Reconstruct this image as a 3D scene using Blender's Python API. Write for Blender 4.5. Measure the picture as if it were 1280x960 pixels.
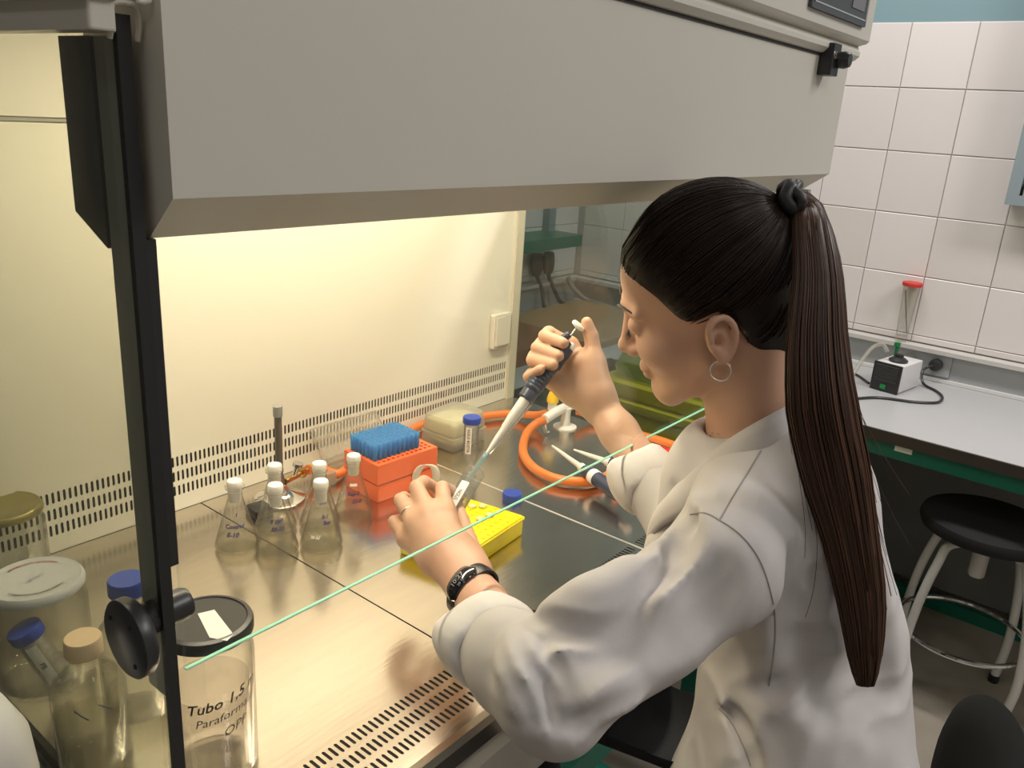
import bpy, math, random
import numpy as np
from mathutils import Vector, Matrix
random.seed(4); rng = np.random.default_rng(4)
for o in list(bpy.data.objects): bpy.data.objects.remove(o)
S = bpy.context.scene; COL = S.collection
PI = math.pi
# ---------------------------------------------------------------- camera
F_PX, YAW, PITCH, ROLL = 1033.31, 0.911908, -0.3149726, 0.0659615
def cam_basis():
    fw = np.array([math.sin(YAW)*math.cos(PITCH), math.cos(YAW)*math.cos(PITCH), math.sin(PITCH)])
    r0 = np.array([math.cos(YAW), -math.sin(YAW), 0]); u0 = np.cross(r0, fw)
    r = r0*math.cos(ROLL)+u0*math.sin(ROLL); u = -r0*math.sin(ROLL)+u0*math.cos(ROLL)
    return r, u, fw
CR, CU, CF = cam_basis(); CAM = np.array([0, 0, 1.55])
cam = bpy.data.objects.new('camera', bpy.data.cameras.new('camera')); COL.objects.link(cam)
cam.data.sensor_width = 36; cam.data.lens = F_PX*36/1280; cam.data.clip_start = .02
M = Matrix([[CR[i], CU[i], -CF[i], CAM[i]] for i in range(3)]+[[0, 0, 0, 1]]); cam.matrix_world = M
S.camera = cam
S.view_settings.view_transform = 'Standard'; S.view_settings.look = 'None'
S.view_settings.gamma = 1; S.view_settings.use_curve_mapping = False
S.view_settings.exposure = 0.0
S.cycles.transparent_max_bounces = 48
# ---------------------------------------------------------------- world and large lights
w = bpy.data.worlds.new('world'); S.world = w; w.use_nodes = True
w.node_tree.nodes['Background'].inputs[0].default_value = (.9, .93, 1, 1)
w.node_tree.nodes['Background'].inputs[1].default_value = 0.05
def area(name, loc, size, power, color, rot=(0, 0, 0)):
    l = bpy.data.lights.new(name, 'AREA'); l.shape = 'RECTANGLE'; l.size, l.size_y = size
    l.energy = power; l.color = color
    o = bpy.data.objects.new(name, l); COL.objects.link(o); o.location = loc; o.rotation_euler = rot
    return o
CEIL = [(.6, -1.0), (2.3, -1.0), (2.3, .9), (-.7, -.2)]
for (x, y), p in zip(CEIL, (11, 38, 24, 4)):
    area('ceiling_light', (x, y, 2.83), (.28, 1.15), p, (1, .955, .93))
CABLIGHT = area('cabinet_lamp', (.89, .86, 1.662), (1.05, .05), 9.8, (1, .87, .66))

# ---------------------------------------------------------------- helpers
def ray(px, py): return CF+CR*(px-640)/F_PX-CU*(py-480)/F_PX
def at(px, py, t): return CAM+ray(px, py)*t
def onz(px, py, z):
    d = ray(px, py); return CAM+d*((z-CAM[2])/d[2])
def ony(px, py, y):
    d = ray(px, py); return CAM+d*(y/d[1])
def onx(px, py, x):
    d = ray(px, py); return CAM+d*(x/d[0])
def mat(name, col, rough=.5, metal=0, bump=0, bscale=60, var=0, vscale=4, coat=0, sss=0, spec=.5, stretch=None, aniso=0, emit=None, alpha=1):
    m = bpy.data.materials.new(name); m.use_nodes = True; nt = m.node_tree; N = nt.nodes; L = nt.links
    b = N['Principled BSDF']
    b.inputs['Base Color'].default_value = (*col, 1); b.inputs['Roughness'].default_value = rough
    b.inputs['Metallic'].default_value = metal; b.inputs['Coat Weight'].default_value = coat
    b.inputs['Specular IOR Level'].default_value = spec
    if sss:
        b.inputs['Subsurface Weight'].default_value = sss; b.inputs['Subsurface Radius'].default_value = (.012, .005, .003)
    if aniso: b.inputs['Anisotropic'].default_value = aniso
    if emit:
        b.inputs['Emission Color'].default_value = (*emit[0], 1); b.inputs['Emission Strength'].default_value = emit[1]
    tc = N.new('ShaderNodeTexCoord'); src = tc.outputs['Object']
    if stretch:
        mp = N.new('ShaderNodeMapping'); mp.inputs['Scale'].default_value = stretch; L.new(src, mp.inputs[0]); src = mp.outputs[0]
    if var:
        n = N.new('ShaderNodeTexNoise'); n.inputs['Scale'].default_value = vscale; n.inputs['Detail'].default_value = 6; L.new(src, n.inputs[0])
        mx = N.new('ShaderNodeMix'); mx.data_type = 'RGBA'; mx.blend_type = 'MIX'
        mx.inputs[6].default_value = (*[max(0, c*(1-var)) for c in col], 1); mx.inputs[7].default_value = (*[min(1, c*(1+var)) for c in col], 1)
        L.new(n.outputs[0], mx.inputs[0]); L.new(mx.outputs[2], b.inputs['Base Color'])
    if bump:
        n = N.new('ShaderNodeTexNoise'); n.inputs['Scale'].default_value = bscale; n.inputs['Detail'].default_value = 4; L.new(src, n.inputs[0])
        bp = N.new('ShaderNodeBump'); bp.inputs['Strength'].default_value = bump; bp.inputs['Distance'].default_value = .002
        L.new(n.outputs[0], bp.inputs['Height']); L.new(bp.outputs[0], b.inputs['Normal'])
    return m
def glass(name, tint, edge, refl=1.0, rough=.03, haze=0, hazecol=(.8, .8, .8), ior=1.45):
    "thin wall glass or clear plastic: see-through, darker towards the edges, mirror-like at grazing angles"
    m = bpy.data.materials.new(name); m.use_nodes = True; nt = m.node_tree; N = nt.nodes; L = nt.links
    N.remove(N['Principled BSDF']); out = N['Material Output']
    t = N.new('ShaderNodeBsdfTransparent'); g = N.new('ShaderNodeBsdfGlossy'); g.inputs['Roughness'].default_value = rough
    lw = N.new('ShaderNodeLayerWeight'); lw.inputs[0].default_value = .35
    pw = N.new('ShaderNodeMath'); pw.operation = 'POWER'; pw.inputs[1].default_value = 2.0; L.new(lw.outputs['Facing'], pw.inputs[0])
    mc = N.new('ShaderNodeMix'); mc.data_type = 'RGBA'; mc.inputs[6].default_value = (*tint, 1); mc.inputs[7].default_value = (*edge, 1)
    L.new(pw.outputs[0], mc.inputs[0]); L.new(mc.outputs[2], t.inputs[0])
    l2 = N.new('ShaderNodeLayerWeight'); l2.inputs[0].default_value = .5
    p5 = N.new('ShaderNodeMath'); p5.operation = 'POWER'; p5.inputs[1].default_value = 4.0; L.new(l2.outputs['Facing'], p5.inputs[0])
    ml = N.new('ShaderNodeMath'); ml.operation = 'MULTIPLY_ADD'; ml.inputs[1].default_value = .55*refl; ml.inputs[2].default_value = .022*refl; ml.use_clamp = True; L.new(p5.outputs[0], ml.inputs[0])
    mx = N.new('ShaderNodeMixShader'); L.new(ml.outputs[0], mx.inputs[0]); L.new(t.outputs[0], mx.inputs[1]); L.new(g.outputs[0], mx.inputs[2])
    last = mx
    if haze:
        d = N.new('ShaderNodeBsdfDiffuse'); d.inputs[0].default_value = (*hazecol, 1)
        tr = N.new('ShaderNodeBsdfTranslucent'); tr.inputs[0].default_value = (*hazecol, 1)
        ms = N.new('ShaderNodeMixShader'); ms.inputs[0].default_value = .45; L.new(d.outputs[0], ms.inputs[1]); L.new(tr.outputs[0], ms.inputs[2])
        m2 = N.new('ShaderNodeMixShader'); m2.inputs[0].default_value = haze
        L.new(mx.outputs[0], m2.inputs[1]); L.new(ms.outputs[0], m2.inputs[2]); last = m2
    L.new(last.outputs[0], out.inputs[0])
    return m
class MB:
    def __init__(s): s.v = []; s.f = []
    def add(s, v, f):
        n = len(s.v); s.v += [tuple(map(float, p)) for p in v]; s.f += [tuple(i+n for i in q) for q in f]; return s
    def box(s, lo, hi, bev=0):
        x0, y0, z0 = lo; x1, y1, z1 = hi
        if not bev:
            return s.add([(x0, y0, z0), (x1, y0, z0), (x1, y1, z0), (x0, y1, z0), (x0, y0, z1), (x1, y0, z1), (x1, y1, z1), (x0, y1, z1)],
                  [(0, 3, 2, 1), (4, 5, 6, 7), (0, 1, 5, 4), (1, 2, 6, 5), (2, 3, 7, 6), (3, 0, 4, 7)])
        return s.prism([(x0, y0), (x1, y0), (x1, y1), (x0, y1)], z0, z1, bev)
    def prism(s, poly, z0, z1, bev=0, scale_top=1):
        "vertical prism of a convex counter-clockwise polygon, optionally with rounded corners and softened rims"
        P = [np.array(p[:2], float) for p in poly]
        if bev:
            Q = []; n = len(P)
            for i in range(n):
                a, b, c = P[i-1], P[i], P[(i+1) % n]
                u1 = (a-b)/np.linalg.norm(a-b); u2 = (c-b)/np.linalg.norm(c-b)
                for k in range(5):
                    t = k/4; Q.append((1-t)**2*(b+u1*bev)+2*t*(1-t)*b+t*t*(b+u2*bev))
            P = Q
        c0 = sum(P)/len(P); n = len(P)
        rings = [(z0, 1), (z1, scale_top)]
        if bev:
            r = np.mean([np.linalg.norm(p-c0) for p in P]); e = min(bev*.5, (z1-z0)*.3)
            rings = [(z0, 1-e/r), (z0+e*.3, 1-e*.3/r), (z0+e, 1), (z1-e, scale_top), (z1-e*.3, scale_top-e*.3/r), (z1, scale_top-e/r)]
        v = []; f = []
        for z, k in rings: v += [(*(c0+(p-c0)*k), z) for p in P]
        for j in range(len(rings)-1):
            for i in range(n): f.append((j*n+i, j*n+(i+1) % n, (j+1)*n+(i+1) % n, (j+1)*n+i))
        f.append(tuple(range(n))[::-1]); f.append(tuple((len(rings)-1)*n+i for i in range(n)))
        return s.add(v, f)
    def lathe(s, prof, n=28, o=(0, 0, 0), ax=None, cap=True):
        "prof: (radius, height) pairs; ax: axis direction"
        R = frame(ax) if ax is not None else np.eye(3); o = np.array(o, float); v = []; f = []
        for r, z in prof:
            for i in range(n):
                a = 2*PI*i/n; v.append(o+R@np.array([r*math.cos(a), r*math.sin(a), z]))
        m = len(prof)
        for j in range(m-1):
            for i in range(n): f.append((j*n+i, j*n+(i+1) % n, (j+1)*n+(i+1) % n, (j+1)*n+i))
        if cap:
            if prof[0][0] > 1e-5: f.append(tuple(range(n))[::-1])
            if prof[-1][0] > 1e-5: f.append(tuple((m-1)*n+i for i in range(n)))
        return s.add(v, f)
    def tube(s, pts, r, n=8, close=False, flat=None):
        P = [np.array(p, float) for p in pts]; m = len(P); v = []; f = []; N0 = None
        for j in range(m):
            if close: d = P[(j+1) % m]-P[j-1]
            else: d = P[min(j+1, m-1)]-P[max(j-1, 0)]
            d = d/(np.linalg.norm(d)+1e-9)
            if N0 is None:
                N0 = np.cross(d, [0, 0, 1] if abs(d[2]) < .9 else [1, 0, 0])
            N0 = N0-d*(N0@d); N0 = N0/(np.linalg.norm(N0)+1e-9); B = np.cross(d, N0)
            rr = r[j] if hasattr(r, '__len__') else r
            for i in range(n):
                a = 2*PI*i/n; v.append(P[j]+rr*(math.cos(a)*N0+math.sin(a)*B*(flat or 1)))
        for j in range(m if close else m-1):
            k = (j+1) % m
            for i in range(n): f.append((j*n+i, j*n+(i+1) % n, k*n+(i+1) % n, k*n+i))
        if not close: f.append(tuple(range(n))[::-1]); f.append(tuple((m-1)*n+i for i in range(n)))
        return s.add(v, f)
def frame(ax, up=(0, 0, 1)):
    z = np.array(ax, float); z = z/np.linalg.norm(z); up = np.array(up, float)
    if abs(z@up) > .99: up = np.array([1., 0, 0])
    x = np.cross(up, z); x = x/np.linalg.norm(x); y = np.cross(z, x)
    return np.array([x, y, z]).T
def spline(pts, n=8, close=False):
    P = [np.array(p, float) for p in pts]; m = len(P); out = []
    for j in range(m if close else m-1):
        if close: a, b, c, d = P[j-1], P[j], P[(j+1) % m], P[(j+2) % m]
        else: a, b, c, d = P[max(j-1, 0)], P[j], P[j+1], P[min(j+2, m-1)]
        for k in range(n):
            t = k/n; out.append(.5*((2*b)+(-a+c)*t+(2*a-5*b+4*c-d)*t*t+(-a+3*b-3*c+d)*t**3))
    if not close: out.append(P[-1])
    return out
def wloc(o):
    l = np.zeros(3)
    while o is not None: l = l+np.array(o.location); o = o.parent
    return l
def obj(name, mb, m, parent=None, world=False, smooth=False, **kw):
    v, f = (mb.v, mb.f) if isinstance(mb, MB) else mb
    if world and parent is not None:
        v = np.array(v, float)-wloc(parent)
    me = bpy.data.meshes.new(name)
    if isinstance(v, np.ndarray): v = v.tolist()
    if isinstance(f, np.ndarray): f = f.tolist()
    me.from_pydata(v, [], f); me.update()
    if smooth:
        me.polygons.foreach_set('use_smooth', [True]*len(me.polygons))
        if smooth != 'all':
            me.set_sharp_from_angle(angle=math.radians(40))
    for x in (m if isinstance(m, list) else [m]): me.materials.append(x)
    o = bpy.data.objects.new(name, me); COL.objects.link(o)
    if parent is not None: o.parent = parent
    for k, x in kw.items(): o[k] = x
    return o
def thing(name, label, cat, loc=(0, 0, 0), rot=0, group=None):
    o = bpy.data.objects.new(name, None); COL.objects.link(o); o.location = loc; o.rotation_euler = (0, 0, rot) if not hasattr(rot, '__len__') else rot
    o.empty_display_size = .02; o['label'] = label; o['category'] = cat
    if group: o['group'] = group
    return o
def tag(o, label, cat, group=None):
    o['label'] = label; o['category'] = cat
    if group: o['group'] = group
    return o
def struct(name, mb, m, smooth=False): return obj(name, mb, m, None, smooth=smooth, kind='structure')
def copy_tree(o, parent=None):
    c = o.copy(); COL.objects.link(c); c.parent = parent
    for ch in o.children: copy_tree(ch, c)
    return c
def text(s, size, m, name, parent, fn, bold=0, shear=.0, smooth=False):
    "flat print: letters made into a mesh and laid on a surface by fn(u, v)"
    cu = bpy.data.curves.new('txt', 'FONT'); cu.body = s; cu.size = size; cu.offset = bold; cu.shear = shear; cu.resolution_u = 2
    cu.align_x = 'CENTER'; cu.align_y = 'CENTER'
    to = bpy.data.objects.new('txt', cu); COL.objects.link(to)
    dg = bpy.context.evaluated_depsgraph_get(); me = bpy.data.meshes.new_from_object(to.evaluated_get(dg))
    bpy.data.objects.remove(to); bpy.data.curves.remove(cu)
    for v in me.vertices: v.co = Vector(fn(v.co.x, v.co.y))
    me.materials.clear(); me.materials.append(m); o = bpy.data.objects.new(name, me); COL.objects.link(o); o.parent = parent
    return o
def holes(mb, o, ex, ey, ez, nx, ny, px, py, hp, depth, skip=None):
    "plate of nx x ny cells with a sunk hole in each; o corner, ex/ey in plane, ez out of plane, hp hole outline (8 pts, from right, ccw)"
    o, ex, ey, ez = [np.array(a, float) for a in (o, ex, ey, ez)]
    ou = [(px/2, 0), (px/2, py/2), (0, py/2), (-px/2, py/2), (-px/2, 0), (-px/2, -py/2), (0, -py/2), (px/2, -py/2)]
    for i in range(nx):
        for j in range(ny):
            c = o+ex*(i+.5)*px+ey*(j+.5)*py
            v = [c+ex*a+ey*b for a, b in ou]+[c+ex*a+ey*b for a, b in hp]+[c+ex*a+ey*b-ez*depth for a, b in hp]
            f = []
            for k in range(8):
                l = (k+1) % 8; f.append((k, l, 8+l, 8+k)); f.append((8+k, 8+l, 16+l, 16+k))
            mb.add(v, f)
def quad(mb, a, b, c, d): mb.add([a, b, c, d], [(0, 1, 2, 3)])

# ---------------------------------------------------------------- materials
m_cream = mat('cream_enamel', (.80, .765, .66), .42, var=.015, bump=.006)
m_hood = mat('grey_beige_enamel', (.60, .575, .51), .42, bump=.03, bscale=300)
m_hood2 = mat('white_enamel_apron', (.66, .65, .61), .3)
m_steel = mat('brushed_steel', (.66, .60, .52), .20, 1, bump=.06, bscale=14, var=.10, vscale=5, stretch=(2, 14, 2))
m_chrome = mat('chrome', (.75, .74, .72), .12, 1)
m_dark = mat('black_rubber', (.015, .015, .016), .45)
m_black = mat('black_plastic', (.022, .022, .024), .35)
m_post = mat('dark_grey_anodised', (.30, .305, .29), .45, .0)
m_hole = mat('recess_shade', (.02, .018, .015), .9)  # near-black colour that carries the shade inside slots and holes
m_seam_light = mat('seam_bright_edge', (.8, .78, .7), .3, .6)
m_seam_dark = mat('seam_dark_gap', (.03, .028, .025), .7)
m_pane = glass('side_pane_glass', (.85, .85, .81), (.70, .78, .70), .9, .0, haze=.025, hazecol=(.5, .52, .44))
m_rpane = glass('side_pane_smoked', (.64, .69, .67), (.5, .57, .55), 1.0, .0, haze=.03, hazecol=(.35, .42, .44))
m_sash = glass('sash_glass', (.975, .98, .965), (.8, .88, .83), .75, .0)
m_sashedge = mat('sash_edge_green', (.42, .88, .68), .2, coat=.3)
m_glass = glass('lab_glass', (.99, .99, .985), (.66, .65, .60), 1.2, .02, haze=.015)
m_jarglass = glass('jar_glass', (.985, .985, .97), (.74, .73, .68), 1.5, .02, haze=.02, hazecol=(.85, .82, .75))
m_clear = glass('clear_plastic', (.95, .95, .94), (.62, .63, .62), 1.0, .10, haze=.10)
m_frost = glass('frosted_plastic', (.82, .81, .76), (.5, .49, .45), .6, .35, haze=.34, hazecol=(.80, .78, .70))
m_liquid = glass('clear_liquid', (.93, .92, .86), (.7, .68, .58), .6, .02, haze=.03)
m_white = mat('white_plastic', (.78, .76, .72), .35)
m_stop = mat('white_cotton_stopper', (.86, .83, .76), .8, bump=.3, bscale=900)
m_blue = mat('blue_screw_cap', (.018, .055, .36), .35)
m_orange = mat('orange_rack_plastic', (.88, .15, .035), .35)
m_yellow = mat('yellow_rack_plastic', (.90, .74, .010), .32, sss=.0)
m_tip = glass('blue_tip_plastic', (.60, .82, .95), (.25, .50, .75), .5, .2, haze=.5, hazecol=(.20, .52, .85))
m_hose = mat('orange_rubber_hose', (.72, .19, .03), .4)
m_brass = mat('brass', (.70, .45, .15), .25, 1)
m_brown = mat('cork_beige_cap', (.72, .52, .33), .7)
m_skin = mat('skin', (.63, .375, .255), .48, sss=.12, bump=.06, bscale=260, var=.07, vscale=14)
m_lip = mat('lip', (.55, .22, .17), .4)
m_cloth = mat('coat_cotton', (.56, .535, .525), .88, bump=.15, bscale=1100, var=.03, vscale=7)
m_cuff = mat('coat_cotton_inside', (.74, .715, .69), .9, bump=.15, bscale=900)
m_jeans = mat('dark_trousers', (.018, .02, .026), .8, bump=.2, bscale=500)
m_navy = mat('navy_grip', (.035, .048, .085), .36)
m_ink = mat('violet_ink', (.05, .035, .16), .5)
m_inkb = mat('black_ink', (.02, .02, .02), .5)
m_paper = mat('paper_label', (.82, .80, .75), .7)
m_teal = mat('green_frame_enamel', (.005, .13, .085), .4)
m_bench = mat('grey_laminate', (.44, .44, .44), .35, var=.03, vscale=9)
m_benchedge = mat('dark_bench_edge', (.04, .03, .025), .6)
m_upstand = mat('grey_upstand', (.36, .37, .375), .45)
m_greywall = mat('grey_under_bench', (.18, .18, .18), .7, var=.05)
m_seat = mat('black_seat_foam', (.006, .006, .007), .85)
m_bframe = mat('grey_blue_frame', (.20, .26, .29), .4)

# ================================================================ ROOM
def floor_mat():
    m = mat('speckled_floor', (.30, .265, .215), .5, var=.22, vscale=9, bump=.05)
    return m
struct('floor', MB().box((-2.2, -3, -.1), (3.2, 2.2, 0)), floor_mat())
struct('ceiling', MB().box((-2.2, -3, 2.9), (3.2, 2.2, 3.0)), mat('ceiling_white', (.75, .74, .72), .9))
def wall_mat(tile_top=1.914):
    m = mat('painted_wall', (.2, .3, .32), .6); nt = m.node_tree; N = nt.nodes; L = nt.links; b = N['Principled BSDF']
    tc = N.new('ShaderNodeTexCoord'); sp = N.new('ShaderNodeSeparateXYZ'); L.new(tc.outputs['Object'], sp.inputs[0])
    g = N.new('ShaderNodeMath'); g.operation = 'GREATER_THAN'; g.inputs[1].default_value = tile_top; L.new(sp.outputs[2], g.inputs[0])
    mx = N.new('ShaderNodeMix'); mx.data_type = 'RGBA'; mx.inputs[6].default_value = (.47, .44, .41, 1); mx.inputs[7].default_value = (.19, .30, .33, 1)
    L.new(g.outputs[0], mx.inputs[0]); L.new(mx.outputs[2], b.inputs['Base Color']); return m
m_wall = wall_mat()
wr = struct('wall_right', MB().box((3.07, -3, 0), (3.2, 2.2, 2.9)), m_wall)
wb = struct('wall_back', MB().box((-2.2, 2.07, 0), (3.07, 2.2, 2.9)), m_wall)
struct('wall_left', MB().box((-2.3, -3, 0), (-2.2, 2.2, 2.9)), mat('off_white_wall', (.62, .60, .56), .7))
struct('wall_front', MB().box((-2.3, -3.1, 0), (3.2, -3, 2.9)), bpy.data.materials['off_white_wall'])
m_tiles = [mat('white_tile_%s' % n, c, .28, var=.015) for n, c in (('a', (.69, .645, .625)), ('b', (.715, .675, .655)), ('c', (.675, .635, .605)))]
def rim_tile(sz):
    mb = MB(); e = .002; a, b = sz
    v = []
    for z, k in ((0, 0), (.0045, 0), (.006, e)):
        v += [(k, k, z), (a-k, k, z), (a-k, b-k, z), (k, b-k, z)]
    f = [(8, 9, 10, 11)]
    for j in (0, 1):
        for i in range(4): f.append((j*4+i, j*4+(i+1) % 4, (j+1)*4+(i+1) % 4, (j+1)*4+i))
    mb.add(v, f); return mb
def tilemesh(m, wdt, h, facing):
    mb = rim_tile((wdt, h)); V = []
    for x, y, z in mb.v:
        V.append((-z, x, y) if facing == 'x' else (x, -z, y))
    F = [f[::-1] for f in mb.f] if facing == 'x' else mb.f
    me = bpy.data.meshes.new('tile'); me.from_pydata(V, [], F); me.materials.append(m); me.update(); return me
g = .0024
rows = [(1.914-.2005*(i+1)+g/2, .2005-g) for i in range(5)]+[(.889, 1.914-.2005*5-.889-g/2)]
meshes = {}
def put_tile(parent, x, y, z, h, facing, wdt=.2-g):
    k = (random.randrange(3), round(h, 4), facing, round(wdt, 4))
    if k not in meshes: meshes[k] = tilemesh(m_tiles[k[0]], wdt, h, facing)
    o = bpy.data.objects.new('tile', meshes[k]); COL.objects.link(o); o.parent = parent; o.location = (x, y, z)
y = -1.366
while y < 2.0:
    for z, h in rows:
        wd = min(.2-g, 2.064-y-g)
        if wd > .02: put_tile(wr, 3.07, y+g/2, z, h, 'x', wd)
    y += .2
x = 1.47
while x < 3.05:
    for z, h in rows: put_tile(wb, x+g/2, 2.07, z, h, 'y', min(.2-g, 3.064-x))
    x += .2
# ================================================================ BENCH ALONG THE WALLS
be = thing('laboratory_bench', 'grey laminate wall bench on a green steel frame, running along the tiled wall', 'bench', (2.37, 0, 0))
mb = MB().prism([(2.37, -1.3), (3.06, -1.3), (3.06, 2.06), (1.62, 2.06), (1.62, 1.42), (2.37, 1.42)], .755, .775)
obj('worktop', mb, m_bench, be, True)
obj('edge_strip', MB().box((2.366, -1.3, .741), (2.372, 1.42, .7735)).box((1.62, 1.414, .741), (2.366, 1.42, .7735)), m_benchedge, be, True)
obj('frame_rail', MB().box((2.385, -1.3, .695), (2.425, 1.42, .741)).box((1.66, 1.435, .695), (2.385, 1.475, .741)), m_teal, be, True, label='green steel front rail')
obj('lower_beam', MB().box((2.93, -1.3, .0), (2.97, 1.9, .045)), m_teal, be, True, label='green steel floor beam')
for yy in (-1.25, 1.37): obj('leg', MB().box((2.39, yy, 0), (2.43, yy+.04, .70)), m_teal, be, True)
obj('leg', MB().box((1.66, 1.44, 0), (1.70, 1.48, .70)), m_teal, be, True)
obj('rail_label', MB().box((2.3835, .428, .720), (2.3849, .474, .737)), m_paper, be, True, label='small white sticker')
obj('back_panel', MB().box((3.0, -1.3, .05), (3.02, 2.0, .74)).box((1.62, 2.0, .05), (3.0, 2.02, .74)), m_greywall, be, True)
up = thing('wall_upstand', 'grey service upstand with pale ledge and sockets above the wall bench', 'upstand', (3.0, 0, .775))
obj('panel', MB().box((3.035, -1.3, .776), (3.062, 2.06, .872)).box((1.62, 2.035, .776), (3.035, 2.062, .872)), m_upstand, up, True)
obj('ledge', MB().box((3.008, -1.3, .872), (3.062, 2.06, .886)).box((1.62, 2.012, .872), (3.008, 2.062, .886)), mat('pale_ledge', (.55, .53, .50), .4), up, True)
obj('bead', MB().box((3.022, -1.3, .776), (3.035, 2.03, .787)), mat('white_bead', (.66, .66, .65), .4), up, True)
def socket(y):
    mb = MB().box((3.028, y-.045, .795), (3.0352, y+.045, .868), .006)
    s = obj('socket', mb, m_upstand, up, True)
    obj('recess', MB().lathe([(.0, 0), (.021, 0), (.023, .004), (.020, .004)], 20, (3.0275, y, .832), (-1, 0, 0)), m_post, s, True, smooth=True)
socket(.615); socket(.53)
# socket plug on the bench upstand
pl = thing('power_plug', 'black round mains plug in the upstand socket beside the small pump', 'plug', (3.02, .545, .832))
obj('body', MB().lathe([(.0, 0), (.017, 0), (.021, .004), (.021, .022), (.016, .032), (0, .034)], 20, (3.026, .53, .835), (-1, 0, 0)), m_black, pl, True, smooth=True)
# vacuum pump
def pump():
    p = thing('vacuum_pump', 'small black and white vacuum pump standing on the wall bench', 'pump', (2.75, .574, .775), math.radians(-9))
    obj('housing', MB().box((0, 0, .004), (.155, .088, .092), .004), mat('pump_white', (.66, .65, .64), .4), p, smooth=True, label='white housing')
    obj('front_grille', MB().box((-.006, -.001, .002), (0.001, .089, .094)), m_black, p, label='black front grille')
    mb = MB()
    for k in range(9): mb.box((-.009, .008, .036+k*.006), (-.006, .080, .039+k*.006))
    obj('louvre', mb, mat('louvre_grey', (.06, .06, .06), .5), p, kind='stuff')
    obj('power_switch', MB().box((-.010, .038, .010), (-.006, .056, .024), .002), mat('green_switch', (.005, .25, .06), .3), p, label='green rocker switch')
    hd = obj('pump_head', MB().lathe([(0, 0), (.028, 0), (.030, .006), (.022, .012), (.014, .016), (.014, .024), (0, .025)], 20, (.06, .042, .092)), m_dark, p, smooth=True)
    obj('inlet_knob', MB().lathe([(0, 0), (.005, 0), (.005, .038), (.010, .039), (.010, .052), (0, .053)], 16, (.085, .065, .095)), mat('green_knob', (.005, .2, .06), .35), p, smooth=True, label='green inlet knob')
    for i in range(4):
        obj('foot', MB().lathe([(.006, 0), (.006, .005)], 10, (.012+.13*(i % 2), .012+.064*(i//2), 0)), m_dark, p)
pump()
t = obj('silicone_tube', MB().tube(spline([(2.80, .640, .895), (2.80, .66, .915), (2.775, .685, .90), (2.70, .70, .84), (2.62, .70, .787), (2.55, .70, .782), (2.48, .76, .782)], 8), .0062, 10), m_frost, smooth=True)
tag(t, 'pale translucent tube curving down from the pump top to the bench', 'tube')
t = obj('power_cable', MB().tube(spline([(2.995, .535, .835), (2.96, .555, .82), (2.93, .54, .785), (2.89, .49, .780), (2.83, .458, .780), (2.755, .459, .780), (2.70, .516, .780), (2.672, .58, .780), (2.64, .62, .780), (2.56, .67, .780), (2.50, .72, .780)], 8), .0042, 8), m_black, smooth=True)
tag(t, 'black mains cable from the wall plug looping in front of the pump', 'cable')
t = obj('power_cable', MB().tube(spline([(2.795, .675, .780), (2.87, .745, .780), (2.84, .78, .780), (2.77, .735, .780), (2.735, .712, .780)], 8), .0038, 8), m_black, smooth=True)
tag(t, 'short black cable bowed out from the pump on the side away from the plug', 'cable')
# tall glass cylinder with red foot cap on ledge
cy = thing('imhoff_cylinder', 'clear glass cylinder with a red rim standing on the upstand ledge', 'cylinder', (3.035, .66, .886))
obj('glass_body', MB().lathe([(0, .001), (.018, .001), (.019, .02), (.024, .14), (.027, .195), (.026, .195), (.023, .14), (.017, .02)], 24), m_jarglass, cy, smooth=True)
obj('red_rim', MB().lathe([(.024, .194), (.032, .195), (.033, .203), (.031, .207), (.0, .207)], 24), mat('red_rim', (.55, .03, .02), .4), cy, smooth=True, label='red plastic rim')
obj('stirring_rod', MB().tube([(.010, -.012, .03), (-.012, .016, .18)], .0015, 6), m_inkb, cy)
# wall cabinet upper right
wc = thing('wall_cabinet', 'grey blue metal wall cabinet with open front, high on the tiled wall', 'cabinet', (3.0, .45, 1.37))
mb = MB()
x0, x1, y0, y1, z0, z1 = 2.99, 3.063, -.35, .436, 1.385, 2.2
mb.box((x0, y0, z0), (x1, y0+.022, z1)).box((x0, y1-.022, z0), (x1, y1, z1)).box((x0, y0, z0), (x1, y1, z0+.02)).box((x0, y0, z1-.02), (x1, y1, z1))
obj('carcass', mb, m_bframe, wc, True)
mb = MB(); xf = 2.983
mb.box((xf, y0-.004, z0-.004), (x0-.0005, y0+.03, z1)).box((xf, y1-.03, z0-.004), (x0-.0005, y1+.004, z1)).box((xf, y0+.03, z0-.004), (x0-.0005, y1-.03, z0+.026)).box((xf, y0+.03, z1-.03), (x0-.0005, y1-.03, z1))
obj('door_frame', mb, mat('lighter_grey_blue', (.25, .31, .335), .35), wc, True)
obj('back_plate', MB().box((3.055, y0+.02, z0+.02), (3.063, y1-.02, z1-.02)), mat('cabinet_inside', (.13, .17, .185), .6), wc, True)
b = obj('storage_carton', MB().box((3.0, .1, 1.4055), (3.05, .40, 1.455), .003), mat('beige_carton', (.5, .44, .38), .7)); tag(b, 'beige carton lying at the bottom of the grey blue wall cabinet', 'box')
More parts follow.
